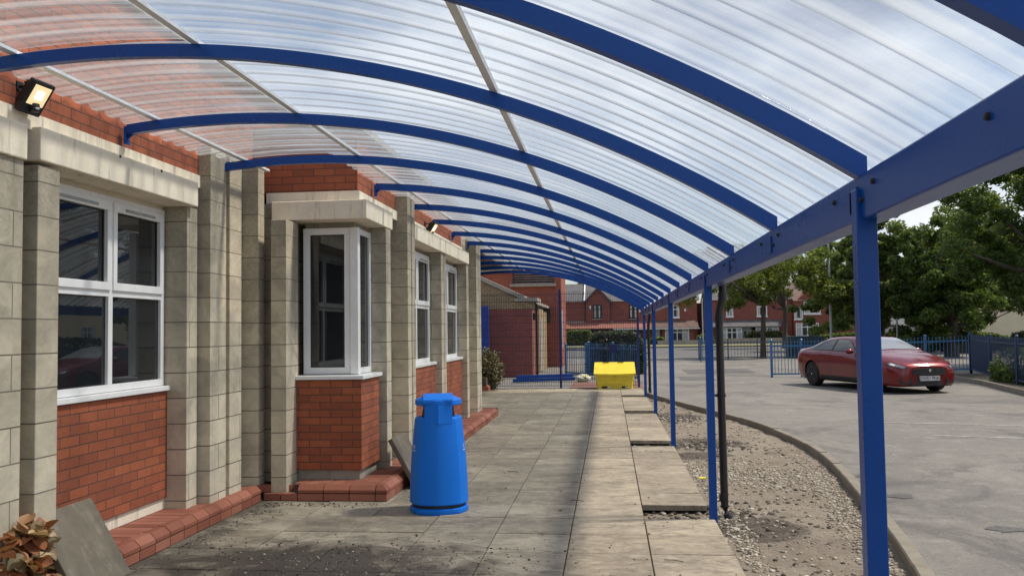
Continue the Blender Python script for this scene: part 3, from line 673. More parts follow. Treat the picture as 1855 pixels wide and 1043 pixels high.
lbk = MB(); lbk.box(-.10, .10, -.05, .05, 0, .065, Matrix.Translation((-3.40, 8.50, .075)) @ Matrix.Rotation(.25, 4, 'Z'))
lbk.build('brick', CHAM, bevel=.004, label='single loose red brick lying in the gap of the brick plinth', cat='brick')
lbk = MB(); lbk.box(-.05, .06, -.04, .05, 0, .06, Matrix.Translation((-3.20, 8.56, .072)) @ Matrix.Rotation(.9, 4, 'Z'))
lbk.build('brick', CHAM, bevel=.004, label='half red brick in the dirt beside the bay window plinth', cat='brick')
# floodlights -------------------------------------------------------------
def floodlight(c, label):
    r = thing('floodlight', label, 'floodlight', c, group='floodlights on the brick parapet')
    yaw = Matrix.Rotation(math.radians(-4), 4, 'Z') @ Matrix.Rotation(math.radians(33), 4, 'Y') @ Matrix.Scale(1.12, 4)
    def T(m): m.v = [tuple(yaw @ Vector(v)) for v in m.v]; return m
    # local: face looks along +x and down
    m = MB(); m.prism([(.10, -.085, -.105), (.10, .085, -.105), (.10, .085, .095), (.10, -.085, .095)], (.035, 0, 0)); m.prism([(.065, -.06, -.07), (.065, .06, -.07), (.065, .06, .07), (.065, -.06, .07)], (.035, 0, 0))
    T(m).build('housing', BLK, r, local=True, bevel=.01)
    T(MB().box(.1345, .137, -.062, .062, -.045, .072)).build('glass', LEDG, r, local=True)
    T(MB().box(.1372, .139, -.024, .024, -.006, .040)).build('led', LED, r, local=True)
    m = MB(); m.box(-.01, .005, -.03, .03, -.03, .03); m.bar((0, 0, 0), (.09, -.0, -.005), .03, .012); m.bar((.09, -.075, -.0), (.09, .075, 0), .02, .02); m.build('bracket', BLK, r, local=True, bevel=.003)
    m = MB(); m.lathe([(.0, -.03), (.026, -.03), (.03, -.01), (.028, .02), (.0, .026)], (.10, 0, -.135), 14); m.build('sensor', BLK, r, local=True, smooth=40)
    m = MB(); m.lathe([(0, -.012), (.012, -.008), (.013, .0), (0, .004)], (.125, -.01, -.143), 10); m.build('sensor_lens', WHITE, r, local=True, smooth=True)
    m = MB(); m.tube([(.01, -.02, -.02), (.03, -.03, -.06), (.06, -.02, -.09), (.085, 0, -.125)], .006, 6); m.build('cable', BLK, r, local=True, smooth=True)
floodlight((-3.615, 5.06, 3.18), 'black lit floodlight with motion sensor at far left above the nearest lintel')
floodlight((-2.55, 12.15, 3.14), 'distant lit floodlight on brick between two blue canopy ribs')

# ================================================================ CANOPY
can = thing('canopy', 'long curved walkway canopy of clear corrugated sheet on blue painted steel', 'canopy', (.85, 7.8, 0))
P2 = can; PX, PZ, R0 = -2.743, -3.367, 6.546
def arc(x, r): return PZ+math.sqrt(r*r-(x-PX)**2)
RY = [3.05+1.58*i for i in range(-4, 14)]; RY[3] = 1.72
for i, ry in enumerate(RY):
    idx = i-4; xw = -3.56 if ry < 8.5 else -2.50
    if ry > 16.6: xw = -3.75
    xs = [xw+(.862-xw)*q/36 for q in range(37)]; hw = .026
    m = MB(); m.loft([[(x, ry-hw, arc(x, R0)), (x, ry+hw, arc(x, R0)), (x, ry+hw, arc(x, R0+.072)), (x, ry-hw, arc(x, R0+.072))] for x in xs])
    rb = m.build('rib', BLUE, P2, smooth=40)
    m = MB()
    if abs(xw) > 0 and ry < 16.6:
        z = arc(xw, R0)
        m.box(xw-.02, xw-.002, ry-.03, ry+.03, z-.075, z+.06); m.prism([(xw-.002, ry-.006, z-.035), (xw-.002, ry-.006, z), (xw+.045, ry-.006, z)], (0, .012, 0)); m.lathe([(0, 0), (.014, 0), (.014, .014), (0, .018)], (xw-.002, ry-.016, z-.05), 8, 'x')
    else: m.box(xw-.01, xw, ry-.03, ry+.03, arc(xw, R0)-.04, arc(xw, R0)+.07)
    m.build('bracket', BLUE, rb, bevel=.002)
    # screws and end plate on the beam
    m = MB(); m.box(.828, .836, ry-.004, ry+.075, 2.0, 2.085); m.build('end_plate', BLUE, rb)
m = MB(); m.box(.836, .936, -3.6, 23.75, 1.972, 2.122); m.build('beam', BLUE, P2, bevel=.006)
box('gutter', GREYM, P2, .945, 1.03, -3.6, 23.75, 2.03, 2.10)
for ry in RY:
    for dy, dz in ((-.18, 2.075), (-.05, 2.035), (.30, 2.075)):
        m = MB(); m.lathe([(0, 0), (.010, 0), (.009, -.009), (0, -.012)], (.836, ry+dy, dz), 8, 'x'); m.build('bolt', BLK, P2)
for idx in (-3, 0, 3, 6, 9, 12):
    py = 3.05+1.58*idx
    m = MB(); m.box(.820, .886, py-.035, py+.030, -.12, 2.075); po = m.build('post', BLUE, P2, bevel=.004)
    m = MB(); m.box(.828, .8345, py+.03, py+.12, 1.976, 2.075); m.build('fixing_plate', BLUE, po)
for i in range(len(RY)-1):
    y0, y1 = RY[i]-.02, RY[i+1]+.03; xw = -3.60 if y1 < 8.9 else -2.54
    if y1 > 17.5: xw = -3.75
    pr = []; yy = y0; k_ = 0; base = math.floor(y0/.2)*.2
    prof = [(0, 0), (.07, 0), (.095, .014), (.115, .024), (.14, .026), (.165, .022), (.185, .008)]
    yb = base
    while yb < y1:
        for dy, dz in prof:
            if y0 <= yb+dy <= y1: pr.append((yb+dy, dz))
        yb += .2
    NXs = 44; V = []; 
    for q in range(NXs+1):
        x = xw+(1.0-xw)*q/NXs
        for (yy, dz) in pr: V.append((x, yy, arc(x, R0+.094+dz+(.004 if i % 2 else 0))))
    n_ = len(pr); Q = [(q*n_+j, q*n_+j+1, (q+1)*n_+j+1, (q+1)*n_+j) for q in range(NXs) for j in range(n_-1)]
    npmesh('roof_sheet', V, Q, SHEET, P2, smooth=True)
def gbar(x, y0, y1):
    z = arc(x, R0+.082); sl_ = -(x-PX)/math.sqrt((R0)**2-(x-PX)**2); u = Vector((-sl_, 0, 1)).normalized()
    MB().bar((x, y0, z), (x, y1, z), .046, .02, up=u).build('glazing_bar', ALU, P2)
gbar(-3.33, -3.3, 8.35); gbar(-2.25, -3.3, 23.6); gbar(-.585, -3.3, 23.6); gbar(-3.33, 17.2, 23.6)
# downpipes
def downpipe(y, full=True):
    m = MB(); r = .034
    m.tube([(1.0, y, 2.03), (1.0, y, 1.93), (1.0, y, 1.90), (.975, y, 1.80), (.965, y, 1.74), (.965, y, 1.68), (.968, y, .9), (.972, y, .13), (.974, y-.005, .06), (.990, y-.02, .0), (1.015, y-.03, -.035)], r, 14, cap=False)
    d = m.build('downpipe', PIPEM, P2, smooth=50)
    for z in (1.90, 1.70, .14): MB().lathe([(r, -.03), (r+.006, -.03), (r+.006, .03), (r, .03)], (1.0 if z > 1.85 else .967, y, z), 14).build('pipe_socket', PIPEM, d, smooth=50)
    m = MB(); m.bar((.86, y, 1.03), (.94, y, 1.03), .02, .02); m.lathe([(r, -.015), (r+.007, -.015), (r+.007, .015), (r, .015)], (.967, y, 1.03), 14); m.build('pipe_clip', PIPEM, d)
downpipe(7.97); downpipe(22.25)

# ================================================================ LOOSE SLABS, BIN, GRIT BIN
def slab_obj(A, B, Cc, D, th, label):
    A, B, Cc, D = map(Vector, (A, B, Cc, D)); n = (B-A).cross(Cc-A).normalized()*th
    if n.x > 0: n = -n
    r = 9; m = MB(); m.prism([A, B, D, Cc], n)
    o = m.build('paving_slab', SLABG, bevel=.006); tag(o, label, 'paving slab', 'loose paving slabs leaning on the wall')
    return o
slab_obj((-3.300, 5.84, .0), (-3.305, 5.24, .0), (-3.602, 5.844, .510), (-3.607, 5.244, .506), .05, 'grey concrete slab leaning at left beside the copper leaved shrub')
slab_obj((-1.98, 9.05, .0), (-1.98, 9.65, .0), (-2.27, 9.05, .525), (-2.27, 9.65, .525), .05, 'grey concrete slab leaning behind the blue litter bin')
def lbin():
    r = thing('litter_bin', 'bright blue plastic litter bin with hooded top standing on the paving', 'litter bin', (-1.575, 8.03, 0), math.radians(11))
    def ring(rx, z, n=28, flat=.93, x=0):
        pts = []
        for i in range(n):
            a = (i+.5)*2*math.pi/n+math.pi/2*3; c, s_ = math.cos(a), math.sin(a)
            # rounded body with a faceted front and back
            q = 1.0
            px, py = rx*c, rx*s_
            py = math.copysign(min(abs(py)*1.04, rx*.985-.26*abs(px)) if abs(px) < rx*.8 else abs(py), py)
            pts.append((px+x, py, z))
        return pts
    m = MB(); m.loft([ring(.262, 0.0), ring(.268, .012), ring(.266, .045), ring(.255, .052)]); m.build('base', BINB, r, local=True, smooth=30)
    m = MB(); m.loft([ring(.235, .048), ring(.235, .09)]); m.build('recess', BLK, r, local=True)
    zs = [(.262, .083), (.270, .092), (.266, .16), (.262, .30), (.25, .5), (.231, .68), (.219, .82), (.214, .842), (.200, .853)]
    m = MB(); m.loft([ring(a, z) for a, z in zs]); body = m.build('body', BINB, r, local=True, smooth=18)
    # rising front and back cheeks with the two side slots between them
    for sgn in (-1, 1):
        m = MB(); rings = []
        for (z, k_) in ((.80, .2235), (.845, .2185), (.90, .2160), (.965, .213)):
            wx = .124 if z > .84 else .124
            out = []
            for q in range(9):
                x = -wx+2*wx*q/8; yy = sgn*min(math.sqrt(max(0, k_*k_-x*x))*1.04, k_*.985-.26*abs(x))
                if abs(q-4) == 0: yy = sgn*abs(yy)*1.012
                out.append((x, yy, z))
            inn = [(x, y_-sgn*.03, z) for x, y_, z in reversed(out)]
            rings.append(out+inn)
        m.loft(rings); m.build('cheek', BINB, r, local=True, smooth=25)
    m = MB(); m.loft([[(x*.8, y*.8, z) for x, y, z in ring(.19, .855)], [(x*.8, y*.8, z) for x, y, z in ring(.17, .96)]]); m.build('liner', BLK, r, local=True)
    zs = [(.185, .955), (.205, .958), (.214, .968), (.212, 1.003), (.202, 1.012), (.14, 1.036), (.06, 1.048), (.01, 1.05)]
    m = MB(); m.loft([ring(a, z) for a, z in zs]); hd = m.build('lid', BINB, r, local=True, smooth=25)
    m = MB(); m.loft([[(-.138, y, z0), (.13, y, z0), (.13, y, z1), (-.138, y, z1)] for y, z0, z1 in ((-.196, .98, 1.006), (-.19, .99, 1.018), (-.10, 1.0, 1.050), (0, 1.0, 1.060), (.10, 1.0, 1.050), (.19, .99, 1.018))]); m.build('lid_ridge', BINB, hd, local=True, bevel=.004)
    # partly visible white lettering wrapped round both sides
    for (txt, ang, sz) in (('D', 205, .045), ('C', 338, .045)):
        cu = bpy.data.curves.new('t', 'FONT'); cu.body = txt; cu.size = sz; cu.align_x = 'CENTER'; cu.extrude = .0008
        to = bpy.data.objects.new('t', cu); COL.objects.link(to); dg = bpy.context.evaluated_depsgraph_get(); me = bpy.data.meshes.new_from_object(to.evaluated_get(dg)); bpy.data.objects.remove(to)
        a = math.radians(ang); rr = .2435; c = Vector((rr*math.cos(a), rr*math.sin(a)*.99, .575))
        M = Matrix.Translation(c) @ Matrix.Rotation(a+math.pi/2, 4, 'Z') @ Matrix.Rotation(math.radians(90-5), 4, 'X')
        me.transform(M); me.materials.clear(); me.materials.append(WHITE)
        o = bpy.data.objects.new('lettering', me); COL.objects.link(o); o.parent = body
        m = MB(); m.box(-.026, .026, -.022, -.016, -.001, .001, M); m.build('underline', WHITE, body, local=True)
lbin()
def grit():
    r = thing('grit_bin', 'yellow plastic grit bin with sloping lid in front of the mesh fence', 'grit bin', (.12, 24.45, 0))
    def rr(hw, y0, y1, z, c=.03): return [(-hw+c, y0, z), (hw-c, y0, z), (hw, y0+c, z), (hw, y1-c, z), (hw-c, y1, z), (-hw+c, y1, z), (-hw, y1-c, z), (-hw, y0+c, z)]
    m = MB(); rings = []
    for hw, dy, z in ((.490, .02, 0), (.490, .02, .12), (.502, .008, .125), (.508, .004, .25), (.522, -.01, .256), (.53, -.015, .42)): rings.append(rr(hw, dy, .62-dy, z))
    m.loft(rings); bd = m.build('body', YELP, r, local=True, smooth=30, bevel=0)
    for x in (-.27, .27): MB().box(x-.085, x+.085, -.004+.018, .05, .02, .075).build('fork_pocket', BLK, bd, local=True)
    for x in (-.21, .28): MB().box(x, x+.085, .008, .016, .035, .06).build('pocket_label', WHITE, bd, local=True)
    m = MB(); 
    for q in range(7):
        pass
    xs = [-.57+1.14*q/12 for q in range(13)]; rings = []
    for x in xs:
        sag = .03*math.cos(x/.57*1.4); hx = x*(1-.0)
        rings.append([(hx, -.06-.01, .395-sag), (hx, -.06-.01, .425-sag*.5), (hx*.97, .46, .70), (hx*.97, .60, .712), (hx*.97, .64, .69), (hx*.97, .64, .43), (hx, 0.0, .41)])
    m.loft(rings); m.build('lid', YELP, r, local=True, smooth=30)
    m = MB()
    for x in (-.24, .17): m.box(x-.085, x+.085, .44, .462, .703, .716)
    m.build('hinge_slot', paint('olive_shadow_plastic', (.28, .22, .02), .6, .1, 5), r, local=True)
    m = MB(); m.lathe([(0, 0), (.02, 0), (.018, -.02), (0, -.022)], (0, -.02, .35), 10, 'y'); m.build('latch', paint('brass_latch', (.3, .2, .06), .4, .1, 9), r, local=True)
grit()

# ================================================================ MESH FENCE
fen = thing('mesh_fence', 'tall navy welded mesh fence closing the far end of the path', 'fence', (-1.4, 25.2, 0))
for x in (-3.72, -1.40, .80):
    m = MB(); m.box(x-.03, x+.03, 25.19, 25.25, -.05, 2.80 if x != .80 else 1.95); po = m.build('post', DKBLUE, fen)
    m = MB()
    for q in range(13): m.box(x-.036, x-.030, 25.17, 25.19, .15+.2*q if x != .8 else .15+.14*q, .19+.2*q if x != .8 else .19+.14*q)
    m.build('clip', DKBLUE, po)
for (x0, x1, zt) in ((-3.69, -1.43, 2.72), (-1.37, .77, 2.72)):
    m = MB(); x = x0+.02
    if x0 > -2: pass
    while x < x1:
        zz = zt if x < -.2 else max(1.9, zt-(x+.2)*.9)
        m.bar((x, 25.215, .03), (x, 25.215, zz), .0095); x += .05
    z = .05
    while z < zt:
        xe = x1 if (z < 1.9) else (min(x1, -.2+(zt-z)/.9) if x0 > -2 else x1)
        m.bar((x0, 25.207, z), (xe, 25.207, z), .009); m.bar((x0, 25.223, z), (xe, 25.223, z), .009); z += .2
    m.build('mesh_panel', WIRE, fen)

# ================================================================ RAILINGS
def railing(name, label, pts, h, group=None, zb=0., postw=.07, spacing=.105, bar=.016, mat=None, posts=None, cap=True, cat='railing'):
    mat = mat or RAILBLUE; r = thing(name, label, cat, (pts[0][0], pts[0][1], 0), group=group)
    for i in range(len(pts)):
        p = pts[i]; z = p[2] if len(p) > 2 else zb
        m = MB(); m.box(p[0]-postw/2, p[0]+postw/2, p[1]-postw/2, p[1]+postw/2, z-.1, z+h+.05)
        if cap: m.lathe([(postw*.75, 0), (postw*.75, .02), (postw*.35, .05), (0, .06)], (p[0], p[1], z+h+.05), 8)
        m.build('post', mat, r)
    for i in range(len(pts)-1):
        a, b_ = Vector(pts[i][:2]), Vector(pts[i+1][:2]); za = pts[i][2] if len(pts[i]) > 2 else zb; zc = pts[i+1][2] if len(pts[i+1]) > 2 else zb
        L_ = (b_-a).length; n = max(2, int(L_/spacing)); m = MB()
        for q in range(1, n):
            t_ = q/n; p = a.lerp(b_, t_); z = za+(zc-za)*t_
            m.bar((p.x, p.y, z+.09), (p.x, p.y, z+h-.01), bar); m.lathe([(bar*.8, 0), (0, .05)], (p.x, p.y, z+h-.01), 4)
        for hh in (.11, h-.13): m.bar((a.x, a.y, za+hh), (b_.x, b_.y, zc+hh), .03, .045)
        m.build('rail_panel', mat, r)
    return r
railing('railing', 'blue vertical bar railing running behind the red car', [(5.21, 29.5), (6.18, 29.6), (8.2, 29.55, .04), (10.0, 29.5, .08), (11.3, 29.35, .12)], 1.14, 'blue railings round the car park')
railing('railing', 'dark blue railing at right edge with shrubs growing through it', [(11.3, 29.35, .12), (10.62, 26.2, .09), (10.25, 23.7, .08), (9.9, 20.8, .08), (9.6, 17.6, .08)], 1.17, 'blue railings round the car park', mat=paint('railing_dark_blue', (.006, .028, .075), .45, .3, 5))
railing('railing', 'blue railing in front of the clipped hedge behind the yellow bin', [(-.74, 31.1), (.10, 29.5), (.88, 28.0)], 1.12, 'blue railings round the car park', spacing=.12)
railing('gate', 'blue bar gate between brick building and hedge, beyond the mesh fence', [(-1.58, 31.9), (-.82, 31.15)], 1.05, cat='gate')
railing('gate', 'blue car park gate standing open beyond the second post', [(4.42, 44.2), (4.62, 43.4), (4.80, 42.6)], 1.12, cat='gate', spacing=.14)
railing('railing', 'thin grey railing under the street tree by the road', [(4.6, 46.8), (6.1, 46.9), (7.6, 47.0), (9.3, 47.0), (11., 47.), (13, 47)], 1.0, 'blue railings round the car park', mat=paint('railing_grey', (.06, .08, .11), .5, .2, 5), spacing=.16, cap=False, postw=.06)
o = box('sign', DKBLUE, None, -.02, .24, 29.10, 29.13, .86, 1.14); tag(o, 'small square navy sign fixed on railing above the yellow bin', 'sign')
# kerb at right
MB().loft([[(x-.12, y, -.05), (x, y, -.05), (x, y, .12), (x-.1, y, .12)] for x, y in ((10.5, 29.2), (10.15, 27.4), (10.0, 25.0), (9.6, 22.6), (9.2, 20.0), (8.9, 16))]).build('right_kerb', KERB, kind='structure')
MB().loft([[(x, y, .09), (x+9, y, .09)] for x, y in ((10.49, 29.2), (10.14, 27.4), (9.99, 25.0), (9.59, 22.6), (9.19, 20.0), (8.89, 16))], cap=False, closed=False).build('planting_bed', DIRT, kind='structure', recalc=False)

# steel bundle + bag
st = thing('steel_sections', 'bundle of long blue steel sections lying on the ground behind the fence', 'steel', (-2, 28, 0))
for j, (dy, z) in enumerate(((0, .06), (.14, .06), (.07, .17))):
    MB().bar((-3.05+.05*j, 27.7+dy, z), (-1.12-.03*j, 28.3+dy, z+.02), .11, .10).build('section', BLUE, st, bevel=.008)
bg_ = MB(); bm = bmesh.new(); bmesh.ops.create_icosphere(bm, subdivisions=3, radius=1)
V = [(v.co*(1+.28*noise.noise(v.co*2.2))) for v in bm.verts]; F_ = [tuple(v.index for v in f.verts) for f in bm.faces]; bm.free()
bg_.add([(v.x*.24-.86, v.y*.18+28.15, max(0, v.z*.13+.10)) for v in V], F_)
bgm = N('plastic_bag'); bgm.col(bgm.mix(bgm.ramp(bgm.noise(bgm.pos(), 6, 3), [(.5, 0.), (.55, 1.)]), (.6, .58, .52), (.55, .5, .12))); bgm.rough(.4)
bg_.build('rubbish_bag', bgm.m, label='crumpled white and yellow plastic bag at end of blue steel', cat='bag', smooth=False)

# ================================================================ BACK BUILDINGS
lb = thing('brick_outbuilding', 'low purple brick outbuilding with yellow brick top and sloping coping', 'building', (-4, 32, 0))
box('wall', ENG, lb, -8, -2.70, 31.0, 32.4, 0, 2.40)
m = MB(); m.prism([(-8, 31.0, 2.40), (-2.70, 31.0, 2.40), (-2.70, 31.0, 2.66), (-3.30, 31.0, 2.66), (-3.30, 31.0, 2.84), (-4.58, 31.0, 3.46), (-8, 31.0, 5.1)], (0, 1.4, 0)); m.build('wall', YEL, lb)
m = MB(); m.box(-8, -2.78, 32.4, 34.6, 0, 2.6); m.box(-8, -2.74, 34.6, 37, 0, 2.5); m.box(-8, -2.78, 37, 39.4, 0, 2.45); m.build('wall', YEL, lb)
m = MB(); m.prism([(-8, 30.9, 5.1), (-4.58, 30.9, 3.46), (-3.10, 30.9, 2.76), (-2.94, 30.9, 2.74), (-2.94, 30.9, 2.84), (-4.58, 30.9, 3.60), (-8, 30.9, 5.25)], (0, 1.6, 0)); m.box(-3.30, -2.50, 30.88, 32.6, 2.66, 2.78); m.box(-3.1, -2.66, 32.6, 39.4, 2.6, 2.70); m.build('coping', COPE, lb)
m = MB(); m.box(-2.76, -2.70, 32.5, 32.56, 0, 2.5); m.box(-2.77, -2.71, 35, 35.9, .02, 2.1); m.build('door', GREYM, lb)
box('pipe', BLK, lb, -2.70, -2.62, 32.42, 32.5, 0, 2.6)
box('wall_lamp', BLK, lb, -2.70, -2.60, 31.3, 31.42, 2.0, 2.25)
tb = thing('brick_hall', 'taller orange red brick hall with louvred opening behind the outbuilding', 'building', (-4, 42, 0))
m = MB(); m.box(-14, -4.30, 39.5, 43.6, 0, 6.6); m.box(-4.30, -2.42, 39.52, 43.6, 0, 3.62); m.box(-2.42, -2.12, 39.5, 43.6, 0, 6.6); m.box(-4.3, -2.42, 39.9, 43.5, 3.62, 4.7); m.box(-4.3, -2.42, 39.5, 43.5, 4.7, 6.6); m.build('wall', REDT, tb)
m = MB(); m.box(-4.42, -2.35, 39.34, 39.6, 3.60, 3.72); m.box(-8, -4.30, 39.36, 39.5, 4.30, 4.48); m.build('stone_sill', COPE, tb)
m = MB()
for q in range(9): m.add([(-4.29, 39.55, 3.74+q*.105), (-2.43, 39.55, 3.74+q*.105), (-2.43, 39.72, 3.80+q*.105), (-4.29, 39.72, 3.80+q*.105)], [(0, 1, 2, 3)])
m.build('louvre', paint('grey_louvre', (.42, .40, .36), .7, .2, 5), tb, recalc=False)
box('wall_box', BLK, tb, -2.98, -2.62, 39.42, 39.5, 2.0, 2.6)
box('wall_sign', WHITE, tb, -2.12, -2.06, 39.42, 39.5, .85, 2.5)
gt = box('gate', paint('gate_blue', (.012, .05, .30), .5, .15, 4), None, -5.6, -4.16, 30.4, 30.46, .05, 2.5); tag(gt, 'solid blue metal gate beside the purple brick outbuilding', 'gate')

# houses --------------------------------------------------------------------
def hwin(h, x0, x1, z0, z1, y, cols=2, rows=(.3,), frame=WHITE, curtain=True, nm='window'):
    m = MB(); f = .10
    m.box(x0, x1, y-.06, y, z0, z0+f); m.box(x0, x1, y-.06, y, z1-f, z1); m.box(x0, x0+f, y-.06, y, z0+f, z1-f); m.box(x1-f, x1, y-.06, y, z0+f, z1-f)
    for q in range(1, cols): x = x0+(x1-x0)*q/cols; m.box(x-.045, x+.045, y-.055, y, z0+f, z1-f)
    for r_ in rows: z = z1-(z1-z0)*r_; m.box(x0+f, x1-f, y-.058, y, z-.04, z+.04)
    fr = m.build(nm, frame, h)
    box('pane', HGLASS, fr, x0+f, x1-f, y-.03, y-.005, z0+f, z1-f)
    if curtain: 
        w3 = (x1-x0-2*f)*.28; box('curtain', CURT, fr, x0+f+.02, x0+f+w3, y-.036, y-.031, z0+f+.03, z1-f-.02); box('curtain', CURT, fr, x1-f-w3, x1-f-.02, y-.036, y-.031, z0+f+.03, z1-f-.02)
    m = MB(); m.box(x0-.06, x1+.06, y-.12, y, z0-.1, z0-.003); m.build('sill', frame if frame is WHITE else COPE, fr)
HY = 90.
h1 = thing('terraced_house', 'red brick terraced house with gabled upper bay seen through the mesh fence', 'house', (-3, HY, 0), group='red brick houses across the road')
m = MB(); m.box(-12, -2.35, HY, HY+8, 0, 4.53); m.box(-2.35, .12, HY-.25, HY+8, 0, 4.45); m.prism([(-2.35, HY-.25, 4.45), (.12, HY-.25, 4.45), (-1.13, HY-.25, 5.78)], (0, 4, 0)); m.build('wall', REDD, h1)
m = MB(); m.prism([(-12, HY-.2, 4.5), (-12, HY+4, 6.5), (-12, HY+8, 4.5)], (12.1, 0, 0)); m.build('roof', SLATE, h1)
m = MB()
for s_ in (-1, 1): m.prism([(-1.13, HY-.45, 5.78), (-1.13+s_*1.45, HY-.45, 4.25), (-1.13+s_*1.45, HY-.45, 4.40), (-1.13, HY-.45, 5.97)], (0, 4.4, 0))
m.build('gable_roof', SLATE, h1); 
m = MB(); m.prism([(-2.55, HY-.3, 4.62), (-2.42, HY-.3, 4.62), (-2.42, HY+4, 6.72), (-2.55, HY+4, 6.72)], (0, .02, -.12)); m.build('party_wall_flashing', WHITE, h1)
hwin(h1, -1.62, -.75, 2.75, 4.15, HY-.25, 2, (.33,), BLK); hwin(h1, -7.5, -6.4, 2.75, 4.1, HY, 2, (.33,), BLK)
m = MB(); m.prism([(-12, HY-1.3, 1.78), (-12, HY, 2.42), (-12, HY, 2.3), (-12, HY-1.3, 1.68)], (12.4, 0, 0)); m.build('porch_roof', TILER, h1)
m = MB(); m.box(-12, .4, HY-.05, HY, 2.38, 2.5); m.build('flashing', GREYM, h1)
m = MB(); m.box(-2.42, -2.36, HY-.1, HY-.02, 0, 4.4); m.box(.14, .20, HY-.1, HY-.02, 0, 4.4); m.build('drainpipe', BLK, h1)
box('alarm_box', WHITE, h1, -2.0, -1.82, HY-.32, HY-.25, 3.75, 4.05)
hwin(h1, -3.9, -2.9, .5, 1.6, HY-.02, 2, (.33,), BLK, nm='window'); hwin(h1, -1.7, .0, .5, 1.6, HY-.3, 3, (.33,), BLK)
h2 = thing('terraced_house', 'red brick house with white ground floor picture window left of street tree', 'house', (4, HY, 0), group='red brick houses across the road')
m = MB(); m.box(.121, 8.75, HY, HY+8, 0, 4.5); m.build('wall', REDD, h2)
m = MB(); m.prism([(.12, HY-.2, 4.47), (.12, HY+4, 6.45), (.12, HY+8, 4.47)], (8.9, 0, 0)); m.build('roof', SLATE, h2)
m = MB(); m.prism([(.4, HY-1.3, 1.76), (.4, HY, 2.44), (.4, HY, 2.3), (.4, HY-1.3, 1.66)], (3.75, 0, 0)); m.build('porch_roof', TILER, h2)
m = MB(); m.prism([(4.16, HY-1.35, 1.76), (4.16, HY, 2.46), (4.16, HY, 2.3), (4.16, HY-1.35, 1.66)], (4.6, 0, 0)); m.build('porch_roof', TILEB, h2)
m = MB(); m.box(.4, 8.85, HY-1.38, HY-1.3, 1.6, 1.70); m.build('gutter', WHITE, h2)
m = MB(); m.box(5.2, 8.3, HY-.9, HY, 0, 1.68); m.build('bay_wall', REDD, h2)
hwin(h2, 2.0, 2.85, 2.7, 4.1, HY, 2, (.33,), BLK); hwin(h2, 6.2, 7.0, 2.75, 4.0, HY, 1, (.35,)); hwin(h2, 5.5, 7.85, .22, 1.66, HY-.9, 2, (.28,)); hwin(h2, 1.0, 2.6, .4, 1.55, HY, 3, (.3,), BLK)
box('door', WHITE, h2, 4.25, 5.05, HY-.05, HY, .1, 1.6); box('alarm_box', WHITE, h2, 7.5, 7.68, HY-.06, HY, 3.35, 3.62); box('alarm_box', WHITE, h2, 3.0, 3.2, HY-.06, HY, 3.35, 3.65)
h3 = thing('terraced_house', 'red brick house pair with white bay windows behind the street tree', 'house', (14, HY, 0), group='red brick houses across the road')
m = MB(); m.box(8.76, 10.0, HY+5, HY+8, 0, 4.3); m.box(10.0, 18.0, HY+.0, HY+8, 0, 4.4); m.box(11.2, 13.0, HY-.9, HY, 0, .35); m.box(14.3, 16.5, HY-.9, HY, 0, .35); m.build('wall', REDD, h3)
m = MB(); m.prism([(9.9, HY-.2, 4.4), (9.9, HY+4, 6.4), (9.9, HY+8, 4.4)], (8.2, 0, 0)); m.build('roof', SLATE, h3)
m = MB(); m.prism([(10.0, HY-1.1, 1.76), (10.3, HY, 2.4), (10.3, HY, 2.3), (10.0, HY-1.1, 1.66)], (6.7, 0, 0)); m.build('porch_roof', SLATE, h3)
hwin(h3, 11.0, 13.0, .32, 1.66, HY-.9, 4, (.35,)); hwin(h3, 14.3, 16.5, .32, 1.66, HY-.9, 4, (.4,)); hwin(h3, 11.6, 12.3, 2.75, 3.8, HY, 2, (.4,)); hwin(h3, 14.6, 15.6, 2.75, 3.75, HY, 1, ())
hwin(h3, 13.15, 13.95, .1, 1.66, HY-.4, 2, (.2,), nm='door', curtain=False)
m = MB(); m.box(17.3, 17.36, HY-.08, HY, 0, 4.3); m.build('drainpipe', BLK, h3)
h4 = thing('terraced_house', 'gabled red brick house with small paned windows half hidden by trees', 'house', (20, HY, 0), group='red brick houses across the road')
m = MB(); m.box(18.05, 27, HY-.6, HY+8, 0, 4.2); m.prism([(18.3, HY-.6, 4.2), (21.0, HY-.6, 4.2), (19.65, HY-.6, 5.4)], (0, 5, 0)); m.build('wall', REDD, h4)
m = MB(); m.prism([(18.0, HY-.8, 4.2), (18, HY+4, 6.3), (18, HY+8, 4.2)], (9.2, 0, 0)); m.build('roof', TILEB, h4)
hwin(h4, 19.0, 20.6, 2.9, 4.1, HY-.6, 3, (.33, .66)); hwin(h4, 17.9+.2, 18.9, 2.4, 3.6, HY-.6, 1, ()); hwin(h4, 18.2, 20.4, .7, 2.0, HY-.6, 4, (.3,))
hw_ = thing('white_house', 'white rendered house glimpsed low under the big trees', 'house', (29, 88, 0))
m = MB(); m.box(26.5, 34.5, 86, 93, 0, 2.9); m.build('wall', WHITE, hw_); m = MB(); m.prism([(26.3, 85.7, 2.9), (26.3, 89.5, 4.6), (26.3, 93, 2.9)], (8.4, 0, 0)); m.build('roof', SLATE, hw_)
hwin(hw_, 27.5, 29.5, .8, 2.0, 86, 3, (.4,), GREYM); hwin(hw_, 31, 33, .8, 2.0, 86, 3, (.4,), GREYM)
hc = thing('cream_building', 'cream rendered building bright behind the right hand trees', 'building', (36, 78, 0))
m = MB(); m.box(31.6, 50, 76, 84, 0, 4.4); m.build('wall', CREAM, hc); m = MB(); m.prism([(31.3, 75.6, 4.4), (31.3, 80, 6.8), (31.3, 84, 4.4)], (19, 0, 0)); m.build('roof', TILEB, hc)
hwin(hc, 39, 40.4, 1.2, 2.6, 76, 2, (.4,))
